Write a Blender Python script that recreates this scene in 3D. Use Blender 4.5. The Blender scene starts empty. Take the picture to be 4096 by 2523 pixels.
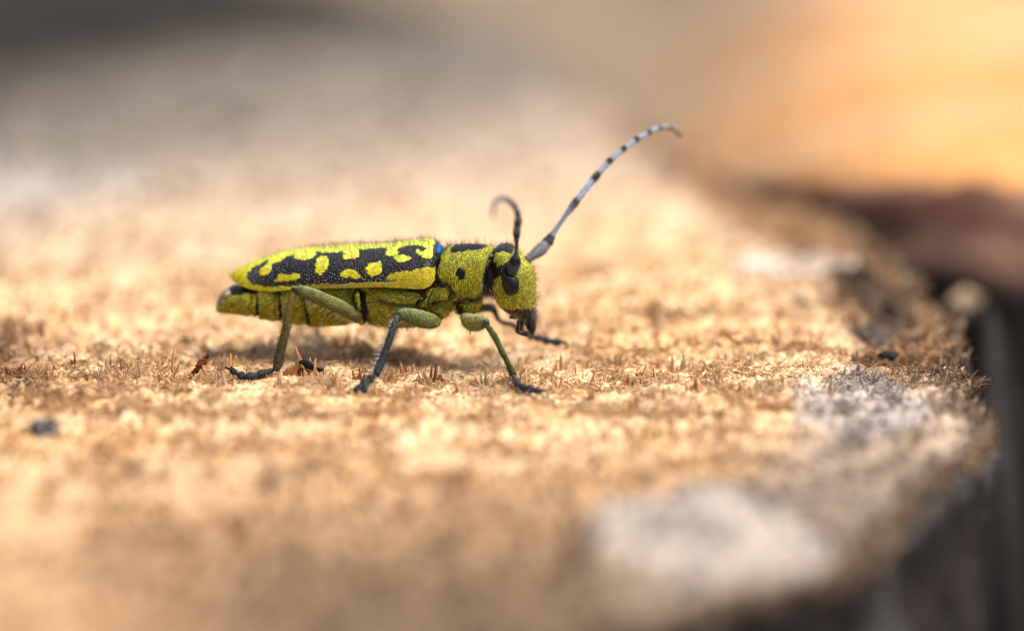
# A longhorn beetle walking over a freshly sawn stump.  1 Blender unit = 1 cm (macro scene).
import bpy, math, random
import numpy as np
from mathutils import Vector
from mathutils.bvhtree import BVHTree

SC = bpy.context.scene
COL = SC.collection
rng = np.random.default_rng(7)
random.seed(7)

# ------------------------------------------------------------------ camera
S = 0.00126                 # cm per photograph pixel in the plane of focus
DIST = 24.3                 # cm from lens to plane of focus
ELEV = math.radians(14.0)
CE, SE = math.cos(ELEV), math.sin(ELEV)
FW = np.array([0, CE, -SE]); RT = np.array([1.0, 0, 0]); UP = np.array([0, SE, CE])
CEN = UP * 238.5 * S
CAM = CEN - DIST * FW
cd = bpy.data.cameras.new('camera'); cam = bpy.data.objects.new('camera', cd); COL.objects.link(cam)
cam.location = CAM; cam.rotation_euler = (math.pi / 2 - ELEV, 0, 0)
cd.sensor_width = 36; cd.lens = 36 * DIST / (4096 * S)
cd.clip_start = 0.5; cd.clip_end = 20000
cd.dof.use_dof = True; cd.dof.focus_distance = DIST - 0.02
cd.dof.aperture_fstop = cd.lens * 1e-3 / 1.3
SC.camera = cam
SC.unit_settings.scale_length = 0.01

# ------------------------------------------------------------------ sky, sun, exposure
SUN_EL, SUN_AZ = math.radians(62), math.radians(105)      # azimuth from +Y towards +X
w = bpy.data.worlds.new('World'); SC.world = w; w.use_nodes = True
nt = w.node_tree; bg = nt.nodes['Background']
sky = nt.nodes.new('ShaderNodeTexSky'); sky.sky_type = 'NISHITA'; sky.sun_disc = False
sky.sun_elevation = SUN_EL; sky.sun_rotation = SUN_AZ
sky.air_density = 0.6; sky.dust_density = 6.0; sky.ozone_density = 0.0
nt.links.new(sky.outputs[0], bg.inputs[0]); bg.inputs[1].default_value = 0.13
sd = bpy.data.lights.new('sun', 'SUN'); sun = bpy.data.objects.new('sun', sd); COL.objects.link(sun)
sd.energy = 1.5; sd.angle = math.radians(16); sd.color = (1.0, 0.92, 0.80)
sv = Vector((math.sin(SUN_AZ) * math.cos(SUN_EL), math.cos(SUN_AZ) * math.cos(SUN_EL), math.sin(SUN_EL)))
sun.rotation_euler = sv.to_track_quat('Z', 'Y').to_euler()
vs = SC.view_settings
vs.view_transform = 'Standard'; vs.look = 'None'; vs.exposure = 1.12; vs.gamma = 1; vs.use_curve_mapping = False
SC.cycles.use_denoising = True
SC.cycles.max_bounces = 6
SC.cycles.filter_width = 1.1

# ------------------------------------------------------------------ pixel helpers
def ray(px, py):
    return FW * DIST + RT * (px - 2048) * S + UP * (1261.5 - py) * S
def G(px, py, z=0.0):
    d = ray(px, py); t = (z - CAM[2]) / d[2]
    return CAM + d * t
def project(P):
    v = P - CAM; d = v @ FW
    return np.stack([2048 + (v @ RT) * DIST / d / S, 1261.5 - (v @ UP) * DIST / d / S], -1)
YAW = math.radians(7)
B0 = np.array([0, 0.28, 0]); BF = np.array([math.cos(YAW), -math.sin(YAW), 0]); BN = np.array([math.sin(YAW), math.cos(YAW), 0])
def to_local(P):
    v = np.asarray(P) - B0
    return np.stack([v @ BF, v @ BN, v[..., 2]], -1)
def to_world(p):
    p = np.asarray(p)
    return B0 + p[..., :1] * BF + p[..., 1:2] * BN + p[..., 2:3] * np.array([0, 0, 1.0])
def L(px, py, y=0.0):
    d = ray(px, py); t = (y - (CAM - B0) @ BN) / (d @ BN)
    return to_local(CAM + d * t)
def LG(px, py, z):
    return to_local(G(px, py, z))

# ------------------------------------------------------------------ generic helpers
def link(o, parent=None):
    COL.objects.link(o)
    if parent is not None: o.parent = parent
    return o
def empty(name, loc=(0, 0, 0), rz=0, parent=None):
    o = bpy.data.objects.new(name, None); o.location = loc; o.rotation_euler = (0, 0, rz); o.empty_display_size = 0.1
    return link(o, parent)
def tag(o, label=None, cat=None, group=None, kind=None):
    for k, v in (('label', label), ('category', cat), ('group', group), ('kind', kind)):
        if v: o[k] = v
    return o
def mesh_np(name, V, F, mat=None, parent=None, col=None, smooth=True):
    """V (n,3); F a list of index arrays (tris, quads); col per-vertex RGBA"""
    V = np.asarray(V, np.float32)
    if not isinstance(F, list): F = [F]
    F = [np.asarray(f, np.int32) for f in F if len(f)]
    me = bpy.data.meshes.new(name)
    me.vertices.add(len(V)); me.vertices.foreach_set('co', V.ravel())
    loops = np.concatenate([f.ravel() for f in F]); tot = np.concatenate([np.full(len(f), f.shape[1], np.int32) for f in F])
    me.loops.add(len(loops)); me.loops.foreach_set('vertex_index', loops)
    me.polygons.add(len(tot)); me.polygons.foreach_set('loop_start', np.concatenate([[0], np.cumsum(tot)[:-1]]).astype(np.int32))
    me.polygons.foreach_set('loop_total', tot) if False else None
    me.update(calc_edges=True); me.validate()
    me.polygons.foreach_set('use_smooth', np.full(len(me.polygons), smooth, bool))
    if col is not None: set_col(me, col)
    if mat: me.materials.append(mat)
    o = bpy.data.objects.new(name, me)
    return link(o, parent)
def set_col(me, col):
    col = np.asarray(col, np.float32)
    if col.shape[1] == 3: col = np.concatenate([col, np.ones((len(col), 1), np.float32)], 1)
    a = me.color_attributes.new('Col', 'FLOAT_COLOR', 'POINT'); a.data.foreach_set('color', col.ravel())
def hermite(P, n):
    """smooth curve through rows of P, n samples"""
    P = np.asarray(P, float); k = len(P)
    if k == 2:
        t = np.linspace(0, 1, n)[:, None]; return P[0] * (1 - t) + P[1] * t
    d = np.r_[0, np.cumsum(np.linalg.norm(np.diff(P[:, :3], axis=0), axis=1) + 1e-9)]
    m = np.gradient(P, d, axis=0)
    t = np.linspace(0, d[-1], n); i = np.clip(np.searchsorted(d, t, 'right') - 1, 0, k - 2)
    h = (d[i + 1] - d[i])[:, None]; u = ((t - d[i])[:, None]) / h
    return (2*u**3-3*u**2+1)*P[i] + (u**3-2*u**2+u)*h*m[i] + (-2*u**3+3*u**2)*P[i+1] + (u**3-u**2)*h*m[i+1]
def grid_faces(r, c, wrap=True):
    i = np.arange(r - 1)[:, None]; j = np.arange(c if wrap else c - 1)[None]
    a = i * c + j; b = i * c + (j + 1) % c
    return np.stack([a, b, b + c, a + c], -1).reshape(-1, 4)
def close_rings(R):
    """R (r,c,3) rings -> closed verts, faces"""
    r, c = R.shape[:2]; V = R.reshape(-1, 3)
    V = np.concatenate([V, R[0].mean(0)[None], R[-1].mean(0)[None]])
    j = np.arange(c); j2 = (j + 1) % c
    t0 = np.stack([np.full(c, r * c), j2, j], -1); t1 = np.stack([np.full(c, r * c + 1), (r - 1) * c + j, (r - 1) * c + j2], -1)
    return V, [grid_faces(r, c), np.concatenate([t0, t1])]
def tube(P, rad, n=24, ring=16, flat=1.0, cap=True):
    """tapered limb: P (k,3), rad (k,) -> verts, faces, param t per vertex"""
    H = hermite(np.c_[np.asarray(P, float), np.asarray(rad, float)], n); C = H[:, :3]; r = np.maximum(H[:, 3], 1e-4)
    if cap:
        T0 = C[0] - C[1]; T0 /= np.linalg.norm(T0); T1 = C[-1] - C[-2]; T1 /= np.linalg.norm(T1)
        a = np.array([0.25, 0.6, 0.87]); 
        pre = [C[0] + T0 * r[0] * 0.8 * math.sqrt(1 - q * q) for q in a]; post = [C[-1] + T1 * r[-1] * 0.8 * math.sqrt(1 - q * q) for q in a[::-1]]
        C = np.concatenate([pre, C, post]); r = np.r_[r[0] * a, r, r[-1] * a[::-1]]
    k = len(C); T = np.gradient(C, axis=0); T /= np.linalg.norm(T, axis=1)[:, None] + 1e-12
    ref = np.array([0, 1.0, 0]) if abs(T[0][1]) < 0.9 else np.array([1.0, 0, 0])
    U = np.zeros_like(C); u = ref - T[0] * (ref @ T[0]); U[0] = u / np.linalg.norm(u)
    for i in range(1, k):
        u = U[i-1] - T[i] * (U[i-1] @ T[i]); U[i] = u / np.linalg.norm(u)
    W = np.cross(T, U); ph = np.linspace(0, 2*np.pi, ring, endpoint=False)
    R = C[:, None] + r[:, None, None] * (np.cos(ph)[None, :, None] * U[:, None] * flat + np.sin(ph)[None, :, None] * W[:, None])
    V, F = close_rings(R)
    t = np.r_[np.repeat(np.linspace(0, 1, k), ring), 0, 1]
    return V, F, t
def join(parts):
    V = []; Q = []; T = []; o = 0
    for v, f in parts:
        V.append(v)
        for a in f:
            (Q if a.shape[1] == 4 else T).append(a + o)
        o += len(v)
    return np.concatenate(V), [np.concatenate(x) for x in (Q, T) if x]
def hash2(i, j, s):
    h = (i.astype(np.int64) * 374761393 + j.astype(np.int64) * 668265263 + s * 1442695041) & 0x7fffffff
    h = ((h ^ (h >> 13)) * 1274126177) & 0x7fffffff
    return ((h ^ (h >> 16)) & 0xffffff) / float(0xffffff)
def vn(x, y, s=0):
    x = np.asarray(x, float); y = np.asarray(y, float)
    i = np.floor(x); j = np.floor(y); u = x - i; v = y - j; u = u*u*(3-2*u); v = v*v*(3-2*v)
    i = i.astype(np.int64); j = j.astype(np.int64)
    return (hash2(i, j, s)*(1-u) + hash2(i+1, j, s)*u)*(1-v) + (hash2(i, j+1, s)*(1-u) + hash2(i+1, j+1, s)*u)*v
def fbm(x, y, s=0, o=4):
    a = 0.5; r = 0
    for k in range(o):
        r = r + a * vn(x, y, s + 17*k); x = x * 2.03 + 3.1; y = y * 2.03 + 1.7; a *= 0.5
    return r
def inpoly(P, poly):
    poly = np.asarray(poly, float); x, y = P[:, 0], P[:, 1]; r = np.zeros(len(P), bool); n = len(poly)
    for i in range(n):
        x1, y1 = poly[i]; x2, y2 = poly[i-1]
        c = (y1 > y) != (y2 > y)
        r ^= c & (x < (x2 - x1) * (y - y1) / ((y2 - y1) if y2 != y1 else 1e-9) + x1)
    return r
def sm(a, b, x):
    t = np.clip((x - a) / (b - a), 0, 1); return t*t*(3-2*t)

# ------------------------------------------------------------------ materials
def mat(name):
    m = bpy.data.materials.new(name); m.use_nodes = True
    nt = m.node_tree; b = nt.nodes['Principled BSDF']
    return m, nt, b
def nd(nt, t, **k):
    n = nt.nodes.new(t)
    for a, v in k.items(): setattr(n, a, v)
    return n
def noise(nt, scale, detail=3, rough=0.6, coord='Object', stretch=None):
    tc = nd(nt, 'ShaderNodeTexCoord'); n = nd(nt, 'ShaderNodeTexNoise'); n.inputs['Scale'].default_value = scale
    n.inputs['Detail'].default_value = detail; n.inputs['Roughness'].default_value = rough
    if stretch:
        mp = nd(nt, 'ShaderNodeMapping'); mp.inputs['Scale'].default_value = stretch
        nt.links.new(tc.outputs[coord], mp.inputs[0]); nt.links.new(mp.outputs[0], n.inputs['Vector'])
    else: nt.links.new(tc.outputs[coord], n.inputs['Vector'])
    return n
def ramp(nt, src, p0, c0, p1, c1):
    r = nd(nt, 'ShaderNodeValToRGB'); e = r.color_ramp.elements
    e[0].position = p0; e[0].color = (*c0, 1); e[1].position = p1; e[1].color = (*c1, 1)
    nt.links.new(src, r.inputs[0]); return r
def mulcol(nt, a, b, f=1.0, mode='MULTIPLY'):
    m = nd(nt, 'ShaderNodeMix', data_type='RGBA', blend_type=mode); m.inputs[0].default_value = f
    nt.links.new(a, m.inputs[6])
    if hasattr(b, 'links'): nt.links.new(b, m.inputs[7])
    else: m.inputs[7].default_value = (*b, 1)
    return m.outputs[2]
def bump(nt, h, b, strength, dist, prev=None):
    n = nd(nt, 'ShaderNodeBump'); n.inputs['Strength'].default_value = strength; n.inputs['Distance'].default_value = dist
    nt.links.new(h, n.inputs['Height'])
    if prev: nt.links.new(prev, n.inputs['Normal'])
    if b: nt.links.new(n.outputs[0], b.inputs['Normal'])
    return n.outputs[0]

def m_cuticle(name, punct):
    """beetle shell: colour from Col; alpha 1 = felted hair, 0 = bare glossy chitin"""
    m, nt, b = mat(name); at = nd(nt, 'ShaderNodeVertexColor', layer_name='Col')
    n = noise(nt, 60, 3); r = ramp(nt, n.outputs[0], 0.3, (0.62, 0.6, 0.55), 0.72, (1.2, 1.2, 1.2))
    nt.links.new(mulcol(nt, at.outputs[0], r.outputs[0]), b.inputs['Base Color'])
    mr = nd(nt, 'ShaderNodeMapRange'); nt.links.new(at.outputs[1], mr.inputs[0]); mr.inputs[3].default_value = 0.30; mr.inputs[4].default_value = 0.8
    nt.links.new(mr.outputs[0], b.inputs['Roughness'])
    hn = noise(nt, 110, 4, 0.7); p = bump(nt, hn.outputs[0], None, 0.5, 0.004)
    if punct:
        tc = nd(nt, 'ShaderNodeTexCoord'); v = nd(nt, 'ShaderNodeTexVoronoi'); v.inputs['Scale'].default_value = 75; v.inputs['Randomness'].default_value = 0.75
        nt.links.new(tc.outputs['Object'], v.inputs['Vector'])
        v2 = nd(nt, 'ShaderNodeMapRange'); nt.links.new(v.outputs['Distance'], v2.inputs[0]); v2.inputs[1].default_value = 0.1; v2.inputs[2].default_value = 0.5
        inv = nd(nt, 'ShaderNodeMath', operation='SUBTRACT'); inv.inputs[0].default_value = 1.0; nt.links.new(at.outputs[1], inv.inputs[1])
        mu = nd(nt, 'ShaderNodeMath', operation='MULTIPLY'); nt.links.new(v2.outputs[0], mu.inputs[0]); nt.links.new(inv.outputs[0], mu.inputs[1])
        p = bump(nt, mu.outputs[0], None, 1.0, 0.006, p)
    nt.links.new(p, b.inputs['Normal'])
    b.inputs['Specular IOR Level'].default_value = 0.5 if punct else 0.2
    return m
M_BODY = m_cuticle('beetle_cuticle', False)
M_ELY = m_cuticle('punctured_elytron', True)

def m_hair():
    m, nt, b = mat('hair'); at = nd(nt, 'ShaderNodeVertexColor', layer_name='Col')
    nt.links.new(at.outputs[0], b.inputs['Base Color']); b.inputs['Roughness'].default_value = 0.38; b.inputs['Specular IOR Level'].default_value = 0.6
    return m
M_HAIR = m_hair()
def m_eye():
    m, nt, b = mat('compound_eye'); b.inputs['Base Color'].default_value = (0.005, 0.006, 0.008, 1); b.inputs['Roughness'].default_value = 0.2; b.inputs['Specular IOR Level'].default_value = 0.3
    tc = nd(nt, 'ShaderNodeTexCoord'); v = nd(nt, 'ShaderNodeTexVoronoi'); v.inputs['Scale'].default_value = 330; v.inputs['Randomness'].default_value = 0.15
    nt.links.new(tc.outputs['Object'], v.inputs['Vector']); bump(nt, v.outputs['Distance'], b, 0.35, 0.001)
    return m
M_EYE = m_eye()
def m_wood(name, nscale, transl=0.0, brk=0.03):
    m, nt, b = mat(name); at = nd(nt, 'ShaderNodeVertexColor', layer_name='Col')
    n = noise(nt, nscale, 4, 0.65); r = ramp(nt, n.outputs[0], 0.28, (0.62, 0.56, 0.5), 0.7, (1.12, 1.12, 1.12))
    c = mulcol(nt, at.outputs[0], r.outputs[0])
    nt.links.new(c, b.inputs['Base Color']); b.inputs['Roughness'].default_value = 0.85; b.inputs['Specular IOR Level'].default_value = 0.08
    n2 = noise(nt, nscale * 2.3, 5, 0.7); bump(nt, n2.outputs[0], b, 0.7, brk)
    if transl:
        t = nd(nt, 'ShaderNodeBsdfTranslucent'); nt.links.new(c, t.inputs[0]); mx = nd(nt, 'ShaderNodeMixShader'); mx.inputs[0].default_value = transl
        nt.links.new(b.outputs[0], mx.inputs[1]); nt.links.new(t.outputs[0], mx.inputs[2]); nt.links.new(mx.outputs[0], nt.nodes['Material Output'].inputs[0])
    return m
M_WOOD = m_wood('torn_end_grain', 30, 0, 0.012)
M_SPL = m_wood('wood_splinter', 45, 0.42, 0.004)
M_BARK = m_wood('bark', 6, 0, 0.06)
M_SOIL = m_wood('soil', 2.5, 0, 0.15)
M_DARK = m_wood('dark_debris', 60, 0, 0.006)
M_STONE = m_wood('pale_stone', 5, 0, 0.02)

# ================================================================== setting
# ---- outline of the stump top (visible part read off the photograph, the rest rounded off)
RIM_PX = [(2400, 2560), (2856, 2440), (3330, 2290), (3510, 2160), (3700, 2032), (3830, 1850), (3900, 1710), (3900, 1580), (3878, 1450), (3840, 1350), (3770, 1250),
          (3690, 1130), (3575, 1020), (3440, 930), (3280, 840), (2960, 690), (2720, 570), (2520, 440), (2300, 300), (2050, 150), (1700, 10), (1100, -110), (300, -180)]
rim = [G(*p)[:2] for p in RIM_PX] + [np.array(p) for p in ((-8.5, 12.6), (-11.5, 8.5), (-11.8, 3.0), (-10.0, -1.5), (-7.0, -4.2), (-4.2, -5.6), (-1.2, -5.6), (0.2, -5.0))]
rim = np.array(rim + [rim[0]])
RIM = hermite(np.c_[rim, np.zeros(len(rim))], 700)[:-1, :2]
RIM += (np.stack([vn(np.arange(699) * 0.17, 3.0 + 0*np.arange(699), 5), vn(np.arange(699) * 0.17, 9.0 + 0*np.arange(699), 6)], -1) - 0.5) * 0.16 + (np.stack([vn(np.arange(699) * 0.6, 3.0 + 0*np.arange(699), 7), vn(np.arange(699) * 0.6, 9.0 + 0*np.arange(699), 8)], -1) - 0.5) * 0.10
def rim_dist(x, y):
    P = np.stack([x, y], -1).reshape(-1, 2); out = np.empty(len(P)); seg = RIM[::4]
    for k in range(0, len(P), 60000):
        out[k:k+60000] = np.sqrt(((P[k:k+60000, None] - seg[None])**2).sum(-1)).min(1)
    out[~inpoly(P, RIM)] *= -1
    return out.reshape(np.shape(x))
FEET = [(*G(px_, py_)[:2], r_) for px_, py_, r_ in ((1098, 1482, 0.09), (1030, 1500, 0.09), (960, 1500, 0.10), (1500, 1512, 0.08), (1455, 1538, 0.09), (2052, 1502, 0.07), (2095, 1556, 0.10), (2150, 1566, 0.09), (2225, 1385, 0.20), (2150, 1385, 0.20), (2215, 1430, 0.14), (1270, 1500, 0.09), (1030, 1540, 0.12), (955, 1545, 0.12), (1440, 1580, 0.11), (2110, 1600, 0.11))]
PITS = [(*G(px_, py_)[:2], r_) for px_, py_, r_ in ((770, 1975, 0.07), (1012, 1908, 0.09), (1532, 1884, 0.06), (1425, 1960, 0.06), (1649, 1776, 0.06), (1487, 1740, 0.05), (2120, 1990, 0.06), (2250, 2210, 0.12), (300, 2110, 0.10))]
PATCH = [(*G(2850, 2170)[:2], 0.52, 0.60, 0.0), (*G(3140, 1062)[:2], 0.36, 0.30, 0.25), (*G(150, 735)[:2], 0.60, 0.7, 0.0), (*G(3430, 1640)[:2], 0.34, 0.60, 0.0), (*G(3520, 1210)[:2], 0.16, 0.75, 0.15)]
def patch(x, y, i):
    cx, cy, rx, ry, an = PATCH[i]; u = (x - cx) * math.cos(an) + (y - cy) * math.sin(an); v_ = -(x - cx) * math.sin(an) + (y - cy) * math.cos(an)
    return sm(1.06, 0.84, np.sqrt((u / rx)**2 + (v_ / ry)**2) + 0.9 * (fbm(x * 2.2 + 3, y * 2.2, 28, 3) - 0.45) + 0.7 * (fbm(x * 11, y * 9, 30, 3) - 0.45))
def height(x, y):
    """relief of the sawn face (cm)"""
    h = (fbm(x * 1.1, y * 1.1, 1, 3) - 0.45) * 0.16
    h = h + (fbm(x * 7, y * 8, 2, 3) - 0.45) * 0.055
    r = 1 - np.abs(2 * vn(x * 15, y * 17, 9) - 1); h = h + (r**2 - 0.35) * 0.016
    h = h + (vn(x * 30, y * 30, 3) - 0.5) * 0.034 + (vn(x * 62, y * 62, 4) - 0.5) * 0.024
    pit = vn(x * 8 + 5, y * 8, 8); h = h - sm(0.80, 0.98, pit) * 0.10
    for px_, py_, r_ in PITS: h = h - 0.14 * np.exp(-(((x - px_)**2 + (y - py_)**2) / r_**2)**2)
    h = h + 0.07 * patch(x, y, 0)
    near = np.exp(-((x + 0.3) / 1.4)**2 - ((y + 0.0) / 0.35)**2)
    h = h * (1 - 0.62 * near) - 0.012
    h = h - 0.045 * np.exp(-((x + 0.45) / 0.9)**2 - ((y - 0.42) / 0.16)**2)
    for fx_, fy_, fr_ in FEET:                                       # the claws have pressed the fibres flat
        k = np.exp(-((x - fx_)**2 + (y - fy_)**2) / fr_**2); h = h * (1 - k) - 0.004 * k
    return h

def wood_colour(x, y, d, v):
    """fresh sawn wood with its stains, mould, weathered outer ring and painted-in shade; v = per piece random 0..1"""
    n1 = fbm(x * 1.6, y * 1.6, 21, 4); n2 = fbm(x * 6, y * 6, 22, 3); n3 = fbm(x * 0.45 + 2, y * 0.45, 23, 3)
    pale = np.array([0.92, 0.74, 0.51]); straw = np.array([0.84, 0.59, 0.31]); orange = np.array([0.76, 0.44, 0.18]); brown = np.array([0.24, 0.12, 0.055])
    mould = np.array([0.66, 0.59, 0.51]); rimb = np.array([0.30, 0.185, 0.10]); dgrey = np.array([0.09, 0.09, 0.095])
    def mixc(c, k, t): return c * (1 - t[..., None]) + k * t[..., None]
    c = np.broadcast_to(straw, x.shape + (3,)).copy()
    c = mixc(c, pale, sm(0.25, 0.75, v * 0.6 + n2 * 0.5))
    c = mixc(c, orange, 0.45 * sm(0.50, 0.66, n1) * (0.5 + 0.5 * v))
    c = mixc(c, brown, 0.55 * sm(0.65, 0.72, fbm(x * 5 + 9, y * 4, 27, 3)))
    # brown stain at the left of the view ; shade over the front painted in as tan and brown
    c = mixc(c, np.array([0.30, 0.17, 0.09]), 0.8 * np.exp(-((x + 2.65) / 0.50)**2 - ((y - 0.30) / 0.8)**2))
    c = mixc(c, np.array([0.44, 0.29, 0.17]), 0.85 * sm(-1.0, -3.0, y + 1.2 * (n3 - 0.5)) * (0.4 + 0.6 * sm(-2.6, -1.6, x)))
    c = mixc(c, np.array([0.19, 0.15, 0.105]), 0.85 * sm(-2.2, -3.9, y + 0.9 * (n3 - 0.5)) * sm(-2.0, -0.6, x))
    # weathered grey far side, then corner shade painted in, near-black at far left
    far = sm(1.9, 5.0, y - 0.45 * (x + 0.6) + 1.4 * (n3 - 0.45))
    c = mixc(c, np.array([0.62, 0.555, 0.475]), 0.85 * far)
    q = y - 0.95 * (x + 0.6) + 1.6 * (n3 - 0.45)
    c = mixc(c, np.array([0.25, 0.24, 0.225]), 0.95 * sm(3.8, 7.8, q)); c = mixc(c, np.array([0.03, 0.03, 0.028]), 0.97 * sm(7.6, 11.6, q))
    # outer ring: mould, then brown inner bark
    zone = d + 0.30 * (n1 - 0.45) + 0.14 * (n2 - 0.45); right = sm(0.2, 1.2, x); front = sm(0.25, -0.5, y)
    c = mixc(c, mould, right * (0.12 + 0.75 * front) * sm(1.0, 0.55, zone))
    c = mixc(c, rimb, right * (0.95 - 0.75 * front) * sm(0.66, 0.40, zone))
    c = mixc(c, dgrey, 0.85 * right * sm(0.57, 0.66, fbm(x * 3.2 + 4, y * 2.2 + 7, 29, 3)) * sm(0.85, 0.5, zone))
    c = mixc(c, np.array([0.22, 0.19, 0.165]), 0.85 * right * sm(-1.0, -2.6, y) * sm(1.5, 0.6, zone))
    c = mixc(c, np.array([0.14, 0.10, 0.075]), 0.8 * sm(0.16, 0.04, d))
    # bleached and mouldy patches
    for i, (k, t_) in enumerate(((np.array([0.56, 0.535, 0.505]), 0.95), (np.array([0.93, 0.89, 0.82]), 0.9), (np.array([0.50, 0.50, 0.49]), 0.7), (np.array([0.60, 0.60, 0.62]), 0.65), (np.array([0.045, 0.042, 0.042]), 0.8))): c = mixc(c, k, t_ * patch(x, y, i))
    c = mixc(c, np.array([0.30, 0.31, 0.33]), 0.75 * patch(x, y, 0) * sm(0.5, 0.62, fbm(x * 2.6 + 1, y * 2.6 + 5, 26, 2)))
    return np.clip(c * np.array([0.80, 0.77, 0.74]) * (0.86 + 0.28 * v)[..., None], 0.004, 0.92)

stump = empty('tree_stump', (-3.5, 2.0, -3.2))
tag(stump, 'pale sawn tree stump with torn fibrous top that the beetle walks on', 'tree stump')
SO = np.array([-3.5, 2.0, -3.2])
def axis(a, b, c0, c1, fine, grow, mx):
    up = [c1]
    while up[-1] < b:
        up.append(up[-1] + min(mx, fine + (up[-1] - c1) * grow))
    dn = [c0]
    while dn[-1] > a:
        dn.append(dn[-1] - min(mx, fine + (c0 - dn[-1]) * grow))
    return np.r_[dn[:0:-1], np.arange(c0, c1, fine), up]
gx = axis(-12.5, 3.2, -2.75, 2.75, 0.012, 0.06, 0.12); gy = axis(-6, 14.5, -0.6, 1.0, 0.012, 0.02, 0.07)
X, Y = np.meshgrid(gx, gy); d = rim_dist(X, Y)
jx = X + (vn(X * 90, Y * 90, 31) - 0.5) * 0.008; jy = Y + (vn(X * 90, Y * 90, 32) - 0.5) * 0.008
Z = height(jx, jy) - 0.05 * sm(0.10, -0.02, d)
idx = np.arange(X.size).reshape(X.shape)
Q = np.stack([idx[:-1, :-1], idx[:-1, 1:], idx[1:, 1:], idx[1:, :-1]], -1).reshape(-1, 4)
Q = Q[(d.ravel()[Q] > -0.02).all(1)]
use = np.unique(Q); remap = np.full(X.size, -1); remap[use] = np.arange(len(use))
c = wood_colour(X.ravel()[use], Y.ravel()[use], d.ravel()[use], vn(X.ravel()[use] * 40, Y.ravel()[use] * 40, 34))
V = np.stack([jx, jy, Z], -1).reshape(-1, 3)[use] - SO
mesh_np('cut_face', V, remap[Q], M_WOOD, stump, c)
# bark wall
RB = hermite(np.c_[np.r_[RIM, RIM[:1]], np.zeros(len(RIM) + 1)], 2400)[:-1, :2]
k = len(RB); lev = np.r_[0.0, -0.02, -0.05, -0.09, -0.14, -0.2, -0.28, -0.38, -0.5, -0.65, -0.85, -1.1, -1.4, -1.8, -2.3, -2.8, -3.4]; th = np.arange(k) * 0.29
cen = RIM.mean(0); nr = np.roll(RB, -6, 0) - np.roll(RB, 6, 0); nr = np.stack([nr[:, 1], -nr[:, 0]], -1); nr /= np.linalg.norm(nr, axis=1)[:, None]
if ((RB - cen) * nr).sum() < 0: nr = -nr
R = []
for i, z in enumerate(lev):
    off = (fbm(th * 0.20, z * 2.2 + 0 * th, 41, 4) - 0.45) * 0.22 * sm(0.02, -0.15, z) + (fbm(th * 1.1, z * 9 + 0 * th, 44, 3) - 0.45) * 0.085 + 0.02 * sm(0, -0.06, z) - 0.04 * sm(-0.1, -0.8, z) - 0.015
    top = height(RB[:, 0], RB[:, 1]) - 0.03
    R.append(np.c_[RB + nr * off[:, None], z + top * sm(-0.3, 0, z) + (fbm(th * 0.8, th * 0 + i * 3.1, 42, 3) - 0.5) * (0.02 if i < 5 else 0.05)])
R = np.array(R); bc = fbm(np.tile(th * 0.10, (len(lev), 1)), np.repeat(lev[:, None] * 2.5, k, 1), 43, 5)
bcol = np.array([0.022, 0.019, 0.017]) * (1 - bc[..., None]) + np.array([0.05, 0.044, 0.04]) * bc[..., None]
tq = 0.85 * sm(0.52, 0.64, bc)[..., None]; bcol = bcol * (1 - tq) + np.array([0.11, 0.108, 0.108]) * tq
mesh_np('bark', R.reshape(-1, 3) - SO, [grid_faces(len(lev), k)], M_BARK, stump, bcol.reshape(-1, 3))

# ---- splinters, fibres and crumbs
def shards(P, H, W, lean, az, colr):
    """tapered three-sided shards: n pieces -> verts, faces, colours"""
    n = len(P); D = np.stack([np.sin(lean)*np.cos(az), np.sin(lean)*np.sin(az), np.cos(lean)], -1)
    a = rng.normal(size=(n, 3)); U = np.cross(D, a); U /= np.linalg.norm(U, axis=1)[:, None]; Wv = np.cross(D, U)
    flat = rng.uniform(0.35, 1, n)
    ph = np.array([0, 2.2, 4.3])
    ring = np.cos(ph)[None, :, None] * U[:, None] + np.sin(ph)[None, :, None] * (Wv * flat[:, None])[:, None]
    bend = rng.normal(size=(n, 3)) * (H * 0.12)[:, None]
    base = P[:, None] - D[:, None] * (H * 0.15)[:, None, None] + ring * W[:, None, None]
    mid = (P + D * (H * rng.uniform(0.45, 0.8, n))[:, None] + bend)[:, None] + ring * (W * rng.uniform(0.45, 1.0, n))[:, None, None]
    tip = (P + D * H[:, None] + bend * 1.5)[:, None] + ring[:, :1] * (W * rng.uniform(-0.7, 0.7, n))[:, None, None]
    V = np.concatenate([base, mid, tip], 1).reshape(-1, 3); o = np.arange(n)[:, None, None] * 7
    q = np.array([[0, 1, 4, 3], [1, 2, 5, 4], [2, 0, 3, 5]])[None] + o; t = np.array([[3, 4, 6], [4, 5, 6], [5, 3, 6]])[None] + o
    return V, [q.reshape(-1, 4), t.reshape(-1, 3)], np.repeat(colr, 7, 0)
def scatter(n, x0, x1, y0, y1, fx=8.0, clump=0.12):
    x = rng.uniform(x0, x1, n); y = rng.uniform(y0, y1, n)
    keep = rng.uniform(0, 1, n) < clump + (1 - clump) * sm(0.36, 0.60, fbm(x * fx, y * fx, 51, 3))
    x, y = x[keep], y[keep]; d = rim_dist(x, y); k = d > 0.03
    return x[k], y[k], d[k]
parts = []; cols = []
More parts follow.
